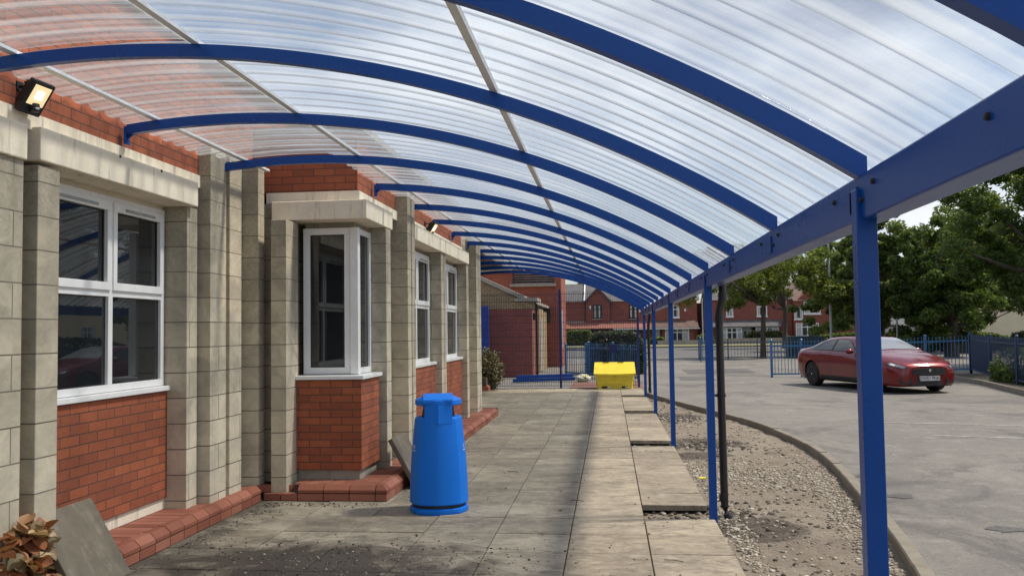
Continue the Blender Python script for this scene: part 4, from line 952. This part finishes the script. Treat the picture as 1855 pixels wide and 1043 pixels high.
# garden walls
for (x0, x1, i) in ((-9, 3.9, 0), (4.6, 8.6, 1), (10.2, 17, 2)):
    o = MB().box(x0, x1, 86.6, 86.85, .1, .62 if i != 1 else .5).build('garden_wall', COPE); tag(o, ('low red brick garden wall before the gabled house', 'low garden wall below the white picture window', 'low garden wall before the paired white bay windows')[i], 'wall', 'low garden walls across the road')

# street furniture
def lamp_post(x, y, h, label):
    r = thing('lamp_post', label, 'lamp post', (x, y, 0), group='street lamps')
    MB().tube([(x, y, 0), (x, y, 1.2), (x, y, 1.25), (x, y, h)], [.085, .085, .065, .055], 10).build('column', LAMPM, r, smooth=50)
    MB().tube([(x, y, h), (x+.1, y, h+.05), (x+.28, y, h+.07)], .025, 8).build('arm', GREYM, r, smooth=50)
    MB().loft([[(x+.2, y-.08, h+.03), (x+.2, y+.08, h+.03), (x+.2, y+.06, h+.11), (x+.2, y-.06, h+.11)], [(x+.62, y-.07, h+.03), (x+.62, y+.07, h+.03), (x+.62, y+.04, h+.07), (x+.62, y-.04, h+.07)]]).build('lantern', WHITE, r, bevel=.01)
lamp_post(12.05, 50.0, 6.45, 'tall grey street lamp rising behind the red car')
def pole(x, y, h, r, label, cat='pole', head=None):
    o = thing('pole', label, cat, (x, y, 0)); MB().tube([(x, y, 0), (x, y, h)], [r, r*.8], 8).build('shaft', GREYM, o, smooth=50)
    if head: box('sign_plate', GREYM, o, x-head, x+head, y-.03, y+.03, h-.35, h)
    return o
pole(8.25, 80.0, 4.3, .06, 'thin grey pole standing left of the street tree across the road')
pole(19.6, 53, 2.1, .05, 'grey post with sign plate in front of the cream building', head=.28)
pole(14.9, 48, 2.0, .06, 'short grey post beyond railing behind car bonnet')
db = MB(); db.box(9.3, 11.1, 47.6, 48.5, 0, 1.15); o = db.build('storage_container', paint('dark_teal', (.010, .03, .045), .6, .2, 3), bevel=.03); tag(o, 'dark teal storage box behind the railing left of the car', 'container')
m = MB()
for q in range(12): m.box(9.35+q*.145, 9.42+q*.145, 47.56, 47.6, .05, 1.1)
m.build('slat', paint('dark_teal_slats', (.016, .06, .09), .6, .2, 3), o)

# ================================================================ CAR
def catmull(P, t):
    n = len(P); i = min(int(t), n-2); f = t-i
    p0 = P[max(i-1, 0)]; p1 = P[i]; p2 = P[i+1]; p3 = P[min(i+2, n-1)]
    return .5*((2*p1)+(-p0+p2)*f+(2*p0-5*p1+4*p2-p3)*f*f+(-p0+3*p1-3*p2+p3)*f**3)
ST = [
(-2.35, [(.50, 0.420), (.60, 0.440), (.655, 0.530), (.675, 0.660), (.665, 0.800), (.65, 0.900), (.58, 0.965), (.35, 0.987), (0, 0.996)]),
(-2.24, [(.66, 0.250), (.79, 0.290), (.84, 0.480), (.86, 0.660), (.845, 0.820), (.79, 0.940), (.69, 1.004), (.4, 1.026), (0, 1.034)]),
(-1.98, [(.70, 0.200), (.86, 0.240), (.90, 0.460), (.92, 0.660), (.90, 0.840), (.835, 0.965), (.69, 1.034), (.4, 1.060), (0, 1.069)]),
(-1.75, [(.70, 0.180), (.87, 0.220), (.915, 0.460), (.93, 0.660), (.905, 0.850), (.835, 0.974), (.655, 1.073), (.4, 1.112), (0, 1.125)]),
(-1.40, [(.70, 0.180), (.875, 0.220), (.92, 0.460), (.935, 0.660), (.905, 0.850), (.835, 0.974), (.62, 1.181), (.38, 1.224), (0, 1.237)]),
(-1.02, [(.70, 0.180), (.87, 0.220), (.905, 0.460), (.925, 0.660), (.905, 0.840), (.84, 0.970), (.59, 1.267), (.37, 1.314), (0, 1.331)]),
(-.55, [(.70, 0.180), (.865, 0.220), (.895, 0.460), (.92, 0.660), (.905, 0.830), (.845, 0.960), (.585, 1.301), (.37, 1.344), (0, 1.357)]),
(-.10, [(.70, 0.180), (.865, 0.220), (.895, 0.460), (.918, 0.660), (.905, 0.820), (.845, 0.950), (.59, 1.301), (.37, 1.344), (0, 1.357)]),
(.30, [(.70, 0.180), (.865, 0.220), (.898, 0.460), (.92, 0.660), (.905, 0.810), (.845, 0.940), (.615, 1.267), (.38, 1.314), (0, 1.327)]),
(.68, [(.70, 0.180), (.87, 0.220), (.905, 0.460), (.925, 0.660), (.905, 0.800), (.845, 0.930), (.69, 1.129), (.42, 1.181), (0, 1.198)]),
(1.04, [(.70, 0.180), (.875, 0.220), (.915, 0.460), (.93, 0.660), (.905, 0.790), (.85, 0.900), (.77, 0.983), (.45, 1.004), (0, 1.017)]),
(1.43, [(.70, 0.180), (.88, 0.220), (.92, 0.460), (.93, 0.640), (.90, 0.770), (.84, 0.865), (.74, 0.915), (.42, 0.945), (0, 0.950)]),
(1.82, [(.70, 0.180), (.87, 0.210), (.905, 0.420), (.905, 0.580), (.875, 0.700), (.80, 0.790), (.68, 0.835), (.4, 0.865), (0, 0.872)]),
(2.10, [(.66, 0.180), (.81, 0.200), (.84, 0.380), (.84, 0.520), (.81, 0.640), (.73, 0.715), (.6, 0.755), (.35, 0.785), (0, 0.795)]),
(2.26, [(.56, 0.190), (.68, 0.210), (.71, 0.360), (.71, 0.480), (.68, 0.590), (.61, 0.665), (.5, 0.700), (.3, 0.725), (0, 0.735)]),
(2.335, [(.42, 0.240), (.5, 0.250), (.53, 0.360), (.53, 0.460), (.51, 0.550), (.46, 0.610), (.38, 0.640), (.22, 0.660), (0, 0.668)])]
SA = np.array([[(x, y, z) for y, z in r] for x, r in ST])     # stations x points x 3
def surf(u, v, side=1):
    row = np.array([catmull(SA[:, j], u) for j in range(max(0, int(v)-1), min(9, int(v)+3))]) if False else np.array([catmull(SA[:, j], u) for j in range(9)])
    p = catmull(row, v); return Vector((p[0], p[1]*side, p[2]))
def ux(x):
    xs = [s_[0] for s_ in ST]
    for i in range(len(xs)-1):
        if xs[i] <= x <= xs[i+1]: return i+(x-xs[i])/(xs[i+1]-xs[i])
    return 0 if x < xs[0] else len(xs)-1.0001
def car():
    a = math.radians(-73)
    M0 = Vector((6.40, 25.50)); d = Vector((math.cos(a), math.sin(a))); c = M0+d*1.40
    r = thing('parked_car', 'dark red four door saloon car parked behind the near blue post', 'car', (c.x, c.y, 0), a)
    NU, NV = 150, 56; us = [i*(15-.0001)/NU for i in range(NU+1)]; vsn = [j*8/NV*.99999 for j in range(NV+1)]
    rows = []
    for u in us:
        row9 = np.array([catmull(SA[:, j], u) for j in range(9)]); rows.append([catmull(row9, v) for v in vsn])
    G = np.array(rows); WX = (-1.40, 1.435); WR = .375
    m = MB()
    for side in (1, -1):
        V = []; rad = []
        for i in range(NU+1):
            for j in range(NV+1):
                x, y, z = G[i, j]; inside = 0
                for wx in WX:
                    dd = math.hypot(x-wx, z-.335)
                    if z < .76 and dd < WR:
                        inside = dd
                        if dd > WR-.05: k_ = WR/dd; x = wx+(x-wx)*k_; z = .335+(z-.335)*k_; inside = 0
                V.append((x, y*side, z)); rad.append(inside > 0)
        n_ = NV+1; fs = []
        for i in range(NU):
            for j in range(NV):
                q = (i*n_+j, i*n_+j+1, (i+1)*n_+j+1, (i+1)*n_+j)
                if any(rad[t] for t in q): continue
                fs.append(q if side == 1 else q[::-1])
        m.add(V, fs)
    # end caps
    for i, fl in ((0, 1), (NU, -1)):
        L_ = [tuple(G[i, j]) for j in range(NV+1)]; R_ = [(x, -y, z) for x, y, z in reversed(L_)]
        m.add(L_+R_, [tuple(range(len(L_+R_)))])
    body = m.build('body', CARP, r, local=True, smooth=50)
    def patch(name, u0, u1, v0, v1, mat, par, side=1, off=.004, nu=10, nv=6, both=False, shear=0):
        m = MB()
        for sd in ((1, -1) if both else (side,)):
            V = []
            for i in range(nu+1):
                for j in range(nv+1):
                    v = v0+(v1-v0)*j/nv; uu0 = u0(v) if callable(u0) else u0; uu1 = u1(v) if callable(u1) else u1
                    u = uu0+(uu1-uu0)*i/nu
                    p = surf(u, v, sd); e = .02
                    du = surf(min(u+e, 14.99), v, sd)-surf(max(u-e, 0), v, sd); dv = surf(u, min(v+e, 7.99), sd)-surf(u, max(v-e, 0), sd)
                    n = du.cross(dv).normalized()
                    if n.dot(p-Vector((p.x, 0, .6))) < 0: n = -n
                    V.append(p+n*off)
            m.add(V, [(i*(nv+1)+j, i*(nv+1)+j+1, (i+1)*(nv+1)+j+1, (i+1)*(nv+1)+j) for i in range(nu) for j in range(nv)])
        return m.build(name, mat, par, local=True, smooth=True, recalc=False)
    lerp = lambda v, a_, b_: a_+(b_-a_)*(v-5.12)/.72
    for sd in (1, -1):
        patch('side_window_surround', lambda v: lerp(v, ux(-1.86), ux(-1.22)), lambda v: lerp(v, ux(.86), ux(.20)), 5.06, 5.90, BLK, body, sd, .003, 24, 8)
        patch('quarter_window', lambda v: lerp(v, ux(-1.76), ux(-1.22)), lambda v: lerp(v, ux(-1.34), ux(-1.13)), 5.12, 5.84, CGLASS, body, sd, .006)
        patch('rear_side_window', lambda v: lerp(v, ux(-1.30), ux(-1.09)), lambda v: lerp(v, ux(-.50), ux(-.52)), 5.12, 5.84, CGLASS, body, sd, .006)
        patch('front_side_window', lambda v: lerp(v, ux(-.42), ux(-.44)), lambda v: lerp(v, ux(.72), ux(.16)), 5.12, 5.84, CGLASS, body, sd, .006)
    patch('windscreen', lambda v: ux(1.02)-.05*(v-6), lambda v: ux(.33), 6.14, 8, CWIND, body, 1, .006, 10, 10, both=True)
    patch('rear_window', lambda v: ux(-1.84), lambda v: ux(-1.12), 6.14, 8, CGLASS, body, 1, .006, 10, 10, both=True)
    for x in (-1.02, -.47, .70):      # door shut lines
        patch('door_seam', ux(x)-.012, ux(x)+.012, 1.6, 5.0, BLK, body, 1, .002, 1, 20, both=True)
    patch('bonnet_seam', ux(1.1), 13.4, 6.0, 6.03, BLK, body, 1, .002, 30, 1, both=True)
    for x in (-.95, -.02):
        for sd in (1, -1): patch('door_handle', ux(x), ux(x+.2), 4.15, 4.32, CARP, body, sd, .022, 4, 2)
    for sd in (1, -1): patch('headlight', 12.5, 14.3, 4.25, 4.95, LAMPG, body, sd, .006, 12, 4)
    patch('headlight_trim', 12.45, 14.35, 4.12, 5.05, BLK, body, 1, .003, 12, 4, both=True)
    patch('running_light', 12.7, 13.2, 4.3, 4.8, WHITE, body, 1, .009, 5, 2, both=True)
    for sd in (1, -1): patch('tail_light', .15, 1.35, 4.2, 5.1, REDL, body, sd, .005, 10, 5)
    for sd in (1, -1): patch('side_skirt', ux(-.98), ux(1.0), .9, 1.5, BLK, body, sd, .004, 20, 3)
    # front: grille, intakes, plate
    def plate(name, mat, y0, y1, z0, z1, x, bulge=.0, par=body, taper=0, th=.012):
        m = MB(); rings = []; n = 12
        for i in range(n+1):
            y = y0+(y1-y0)*i/n; xx = x-bulge*(y*y); zz0 = z0+taper*abs(i/n-.5)*2; zz1 = z1-taper*abs(i/n-.5)*2
            rings.append([(xx, y, zz0), (xx+th, y, zz0), (xx+th-.10*max(0, zz1-zz0-.15), y, zz1), (xx-.03, y, zz1)])
        m.loft(rings); return m.build(name, mat, par, local=True, smooth=40)
    plate('grille', BLK, -.43, .43, .43, .615, 2.376, .24, taper=.03)
    m = MB(); m.lathe([(0, 0), (.035, 0), (.035, .008), (.02, .012), (0, .012)], (2.386, 0, .55), 16, 'x'); m.build('badge', CHROME, body, local=True)
    for sd in (-1, 1):
        y0, y1 = (.45, .72) if sd > 0 else (-.72, -.45)
        plate('lower_intake', BLK, y0, y1, .24, .38, 2.40, .29, taper=.0)
        m = MB(); m.bar((2.33, sd*.50, .262), (2.22, sd*.74, .262), .012, .012); m.build('intake_trim', CHROME, body, local=True)
    plate('front_intake', BLK, -.46, .46, .19, .42, 2.352, .22)
    pl_ = plate('number_plate', paint('plate_white', (.55, .55, .55), .4, .03, 5), -.26, .26, .315, .425, 2.37, .0)
    cu = bpy.data.curves.new('t', 'FONT'); cu.body = 'DN51 PNK'; cu.size = .118; cu.align_x = 'CENTER'; cu.align_y = 'CENTER'; cu.extrude = .001
    to = bpy.data.objects.new('t', cu); COL.objects.link(to); dg = bpy.context.evaluated_depsgraph_get(); me = bpy.data.meshes.new_from_object(to.evaluated_get(dg)); bpy.data.objects.remove(to)
    me.transform(Matrix.Translation((2.384, 0, .37)) @ Matrix.Rotation(math.pi/2, 4, 'Z') @ Matrix.Rotation(math.pi/2, 4, 'X') @ Matrix.Scale(.93, 4)); me.materials.clear(); me.materials.append(BLK)
    o = bpy.data.objects.new('registration', me); COL.objects.link(o); o.parent = pl_
    for sd in (-1, 1):
        m = MB(); rings = []
        for t_ in (0, .25, .6, .9, 1.0):
            w = [.04, .07, .075, .055, .01][(0, .25, .6, .9, 1.0).index(t_)]
            yy = sd*(.88+.19*t_); xx = .60-.02*t_; rings.append([(xx+.05*math.cos(q)*w/.075, yy, .985+w*.9*math.sin(q)) for q in [k_*math.pi/5 for k_ in range(10)]])
        m.loft(rings); m.build('door_mirror', CARP, r, local=True, smooth=50)
    # wheels
    for wx in WX:
        for sd in (-1, 1):
            yo = sd*.80
            m = MB(); prof = [(.23, -.115), (.30, -.118), (.325, -.10), (.335, -.06), (.335, .06), (.325, .10), (.30, .118), (.23, .115)]
            m.lathe([(a_, b_) for a_, b_ in prof], (wx, yo, .335), 36, 'y'); wh = m.build('wheel', TYRE, r, local=True, smooth=35)
            m = MB(); m.lathe([(.235, -.10), (.235, .112), (.222, .118), (.215, .09), (.05, .03), (0, .03)] if sd > 0 else [(.235, .10), (.235, -.112), (.222, -.118), (.215, -.09), (.05, -.03), (0, -.03)], (wx, yo, .335), 32, 'y'); m.build('rim', BLK, wh, local=True, smooth=35)
            m = MB()
            for q in range(5):
                an = q*2*math.pi/5+.3
                for dq in (-.16, .16):
                    m.bar((wx+.04*math.cos(an), yo+sd*.10, .335+.04*math.sin(an)), (wx+.222*math.cos(an+dq), yo+sd*.108, .335+.222*math.sin(an+dq)), .028, .02, up=(0, 1, 0))
            m.build('spoke', paint('black_alloy', (.02, .02, .022), .25, .1, 5) if 'black_alloy' not in bpy.data.materials else bpy.data.materials['black_alloy'], wh, local=True)
            m = MB(); m.lathe([(0, 0), (.028, 0), (.024, sd*.006), (0, sd*.007)], (wx, yo+sd*.112, .335), 12, 'y'); m.build('hub_cap', CHROME, wh, local=True)
    for wx in WX:
        m = MB(); rings = []
        for q in range(17):
            an = math.pi*q/16; x, z = wx+.385*math.cos(an), .335+.385*math.sin(an)
            rings.append([(x, -.9, z), (x, .9, z)])
        m.loft(rings, cap=False, closed=False)
        m.build('wheel_arch', BLK, r, local=True, recalc=False)
    m = MB(); m.box(-2.2, 2.2, -.70, .70, .17, .30); m.build('underbody', BLK, r, local=True)
car()

# ================================================================ VEGETATION
def leaves(rng, C, rad, n, size, flat=.75):
    """C (k,3) cluster centres, n leaves per cluster"""
    k = len(C); d = rng.normal(size=(k*n, 3)); d /= np.linalg.norm(d, axis=1)[:, None]; rr = rng.random(k*n)**.45
    P = np.repeat(C, n, 0)+d*rr[:, None]*np.repeat(rad, n)[:, None]*np.array([1, 1, flat])
    s = size*rng.uniform(.55, 1.3, k*n)
    a = rng.normal(size=(k*n, 3)); a[:, 2] *= .6; a /= np.linalg.norm(a, axis=1)[:, None]
    b = np.cross(a, rng.normal(size=(k*n, 3))); b /= np.linalg.norm(b, axis=1)[:, None]
    a *= s[:, None]; b *= s[:, None]*.42
    c = np.cross(a, b); c /= (np.linalg.norm(c, axis=1)[:, None]+1e-9); c *= s[:, None]*.14
    V = np.stack([P-a, P+b-a*.1+c, P+a, P-b-a*.1+c], 1).reshape(-1, 3)
    Q = np.arange(len(V)).reshape(-1, 4); return V, Q
def tree(x, y, h, trunk_r, fork, crown_c, crown_r, label, mat, nclus=110, nleaf=330, size=.10, seed=1, group='trees round the car park', clr=(.28, .62), name='tree', gaps=.12, limbs=9):
    rng = np.random.default_rng(seed); r = thing(name, label, 'tree', (x, y, 0), group=group)
    C = []; cc = np.array(crown_c); cr_ = np.array(crown_r)
    while len(C) < nclus:
        d = rng.normal(size=3); d /= np.linalg.norm(d); q = rng.random()**.42
        nz_ = noise.noise(Vector(d*1.9)+Vector((seed*3.1, 0, 0)))
        if noise.noise(Vector(d*2.6*q)+Vector((0, seed*5.7, 0))) < -gaps-.18: continue
        p = cc+d*q*cr_*(.92+.38*nz_)
        if p[2] < cc[2]-cr_[2]*.9: continue
        C.append(p)
    C = np.array(C); R = rng.uniform(clr[0], clr[1], nclus)
    V, Q = leaves(rng, C, R, nleaf, size)
    npmesh('crown', V, Q, mat, r)
    m = MB(); F0 = Vector((x+.1, y, fork))
    m.tube([(x, y, -.1), (x+.02, y, fork*.35), (x+.06, y, fork*.7), F0], [trunk_r*1.35, trunk_r, trunk_r*.92, trunk_r*.85], 10)
    for i in range(limbs):
        c = Vector(C[i*len(C)//limbs]); mid = F0.lerp(c, .5)+Vector((0, 0, -.12*(c-F0).length)) if c.z < F0.z+1 else F0.lerp(c, .5)+Vector((0, 0, .08*(c-F0).length))
        pts = [F0.lerp(mid, t)*1.0 for t in (0, .5)]+[mid, mid.lerp(c, .5), c]
        b0 = trunk_r*rng.uniform(.35, .6); m.tube([pts[0], pts[1], pts[2], pts[3], pts[4]], [b0, b0*.8, b0*.55, b0*.35, b0*.15], 6)
        for q in range(3):
            e = Vector(C[rng.integers(len(C))]); e = mid.lerp(e, .55); m.tube([mid, mid.lerp(e, .5)+Vector((0, 0, .1)), e], [b0*.4, b0*.25, b0*.08], 5)
    m.build('trunk', BARK, r, smooth=60)
    return r
def PX_(px, y): return (px-1104+7)/1600*y*1.0
# street tree in the middle distance
tree(8.05, 48, 6.5, .135, 2.75, (7.0, 48.2, 4.5), (4.9, 2.8, 2.1), 'slender street tree with forked trunk in front of the red houses', LEAF3, 110, 190, .10, 3, limbs=11, clr=(.35, .7), gaps=-.02)
# tree group behind the lamp
tree(14.6, 60, 8, .25, 2.2, (14.9, 60, 4.4), (3.2, 3, 3.9), 'pale green tree behind the street lamp', LEAF2, 110, 300, .13, 5)
tree(13.4, 70, 8, .18, 3.0, (12.2, 70, 5.6), (3.6, 3, 2.2), 'small yellow green tree left of the street lamp', LEAF3, 70, 260, .13, 15)
tree(14.6, 50, 9, .25, 2.0, (14.9, 50, 4.3), (3.6, 3, 3.9), 'broad light leaved tree behind the near blue post', LEAF2, 150, 330, .12, 6)
tree(17.2, 47, 9, .3, 2.0, (16.9, 47, 3.9), (3.4, 3, 3.5), 'bushy dark tree over the car bonnet', LEAF1, 150, 330, .12, 7)
tree(20.5, 54, 9, .3, 2.2, (20.5, 54, 4.6), (3.9, 3, 3.9), 'dark tree between white house and cream building', LEAF1, 130, 330, .13, 8)
tree(14.6, 29.5, 9, .28, 1.9, (15.0, 30, 5.2), (4.0, 3.6, 3.9), 'large dark maple overhanging the railing at right', LEAF1, 230, 430, .085, 9, clr=(.28, .62))
tree(17.5, 36, 9, .28, 2.2, (17.6, 36, 5.4), (4.0, 3.2, 3.6), 'dark leafy tree behind the overhanging maple', LEAF2, 150, 340, .10, 10)
tree(24, 64, 9, .3, 2.2, (26, 66, 5.6), (5, 3, 4), 'distant broad tree left of the cream building', LEAF1, 120, 260, .17, 12)
tree(-2.5, 104, 10, .3, 3, (-1.6, 104, 6.0), (3.6, 2.5, 2.4), 'dark treetop showing above the house roofs', LEAF1, 60, 200, .2, 13)
tree(36, 58, 9, .3, 2.2, (32, 52, 6.6), (6, 3, 3.8), 'tall tree at far right above the cream building', LEAF1, 120, 260, .15, 16)

def hedge(x0, x1, y0, y1, z1, mat, label, seed, n=9000, size=.05, z0=.05, round_=.3, name='hedge', cat='hedge'):
    rng = np.random.default_rng(seed); P = rng.random((n, 3)); face = rng.integers(0, 4, n)
    P[:, 0] = np.where(face == 3, np.round(P[:, 0]), P[:, 0])
    P[:, 1] = np.where(face <= 1, P[:, 1]*.18, P[:, 1]); P[:, 2] = np.where(face == 2, 1-P[:, 2]*.08, P[:, 2])
    X_ = x0+(x1-x0)*P[:, 0]; Y_ = y0+(y1-y0)*P[:, 1]; e = np.minimum(P[:, 0], 1-P[:, 0])
    top = z1*(1-round_*np.clip(1-e/.22, 0, 1)**2)
    Z_ = z0+(top-z0)*P[:, 2]
    C = np.stack([X_, Y_, Z_], 1)+rng.normal(size=(n, 3))*.035
    V, Q = leaves(rng, C, np.full(n, .06), 3, size)
    r = thing(name, label, cat, ((x0+x1)/2, (y0+y1)/2, 0))
    npmesh('foliage', V, Q, mat, r)
    m = MB(); m.box(x0+.12, x1-.12, y0+.12, y1-.1, z0, z1*(1-round_)-.08); m.build('branches', BARK, r)
hedge(-.80, 1.22, 32.2, 33.8, 1.50, LEAFH, 'clipped dark green hedge behind the blue railing and yellow bin', 21, 8000, .045)
hedge(13.2, 17.0, 87.6, 88.6, 1.25, LEAFH, 'low clipped garden hedge right of the white bay windows', 22, 2500, .12)
hedge(12.0, 24.0, 56, 57, 1.15, LEAF2, 'long low green hedge running behind the car', 23, 9000, .10)
hedge(22.5, 36, 51, 52.4, 1.55, LEAFH, 'dark rounded hedge in front of the cream building', 24, 9000, .10)
hedge(-4.4, -1.5, 86, 88.4, 1.55, LEAF2, 'overgrown green garden bushes beside brick hall corner', 25, 2600, .13, round_=.5, name='bush', cat='bush')
hedge(3.9, 5.4, 87.2, 88.2, .75, LEAF2, 'small garden bush under the picture window', 26, 700, .12, round_=.5, name='bush', cat='bush')
hedge(8.4, 10.0, 86.9, 88.2, .95, LEAF2, 'bush growing in gap between the two house rows', 27, 900, .12, round_=.5, name='bush', cat='bush')
hedge(10.35, 12.8, 20.8, 25.6, .95, LEAF1, 'leafy green shrub growing through the right railing', 28, 9000, .05, round_=.5, name='shrub', cat='shrub')
def blob_shrub(name, label, c, rad, n, size, mat, seed, cat='shrub', stem=True):
    rng = np.random.default_rng(seed); r = thing(name, label, cat, (c[0], c[1], 0)); C = []
    while len(C) < n:
        d = rng.normal(size=3); d /= np.linalg.norm(d); q = rng.random()**.4
        p = np.array(c)+d*q*np.array(rad)*(1+.3*noise.noise(Vector(d*2.5)))
        if p[2] > .03: C.append(p)
    C = np.array(C); V, Q = leaves(rng, C, np.full(len(C), size*1.2), 5, size, 1); npmesh('foliage', V, Q, mat, r)
    m = MB()
    for i in range(14): e = C[rng.integers(len(C))]; m.tube([(c[0], c[1], 0), (np.array(c)*.5+e*.5)*np.array([1, 1, .8]), e], [.012, .008, .003], 5)
    m.build('stem', BARK, r)
blob_shrub('shrub', 'round variegated shrub at the end of the school wall', (-3.38, 24.55, .52), (.42, .42, .60), 1500, .035, LEAFB, 31)
box('planter_box', BARK, None, -3.62, -3.36, 23.9, 24.2, .15, .36, label='small wooden box on the last brick plinth by shrub', cat='box')
# copper leaved plant bottom left : large curled leaves
def copper():
    rng = random.Random(4); r = thing('copper_shrub', 'copper leaved shrub with curled leaves at the bottom left corner', 'shrub', (-3.62, 5.05, 0)); m = MB()
    for i in range(560):
        c = Vector((-3.60+rng.gauss(0, .10), 5.05+rng.gauss(0, .14), -.05+.54*rng.random()**.8))
        if c.x < -3.9 or c.x > -3.40 or c.y > 5.22: continue
        a = rng.uniform(0, 6.28); L_ = rng.uniform(.08, .14); d = Vector((math.cos(a), math.sin(a), rng.uniform(-.9, .3))).normalized(); s_ = d.cross(Vector((rng.uniform(-.5, .5), rng.uniform(-.5, .5), 1))).normalized(); n = s_.cross(d)
        rows = []; curl = rng.uniform(-1.2, 1.4); tw = rng.uniform(-.6, .6)
        for q in range(6):
            t_ = q/5; w_ = math.sin(math.pi*min(1, t_*.95+.05))**.8*L_*.36+.001; p = c+d*(L_*(t_-.3))+n*(curl*L_*.35*t_*t_)
            ss = (s_+n*tw*t_).normalized(); fold = .5
            rows += [p-ss*w_+n*w_*fold, p-ss*w_*.5+n*w_*.15, p, p+ss*w_*.5+n*w_*.15, p+ss*w_+n*w_*fold]
        m.add(rows, [(q*5+k_, q*5+k_+1, (q+1)*5+k_+1, (q+1)*5+k_) for q in range(5) for k_ in range(4)])
    m.build('foliage', LEAFC, r, recalc=False, smooth=True)
    m = MB()
    for i in range(12): m.tube([(-3.62, 5.05, 0), (-3.62+rng.gauss(0, .06), 5.05+rng.gauss(0, .08), .2), (-3.6+rng.gauss(0, .10), 5.05+rng.gauss(0, .12), .42)], [.008, .006, .003], 6)
    m.build('stem', BARK, r)
copper()
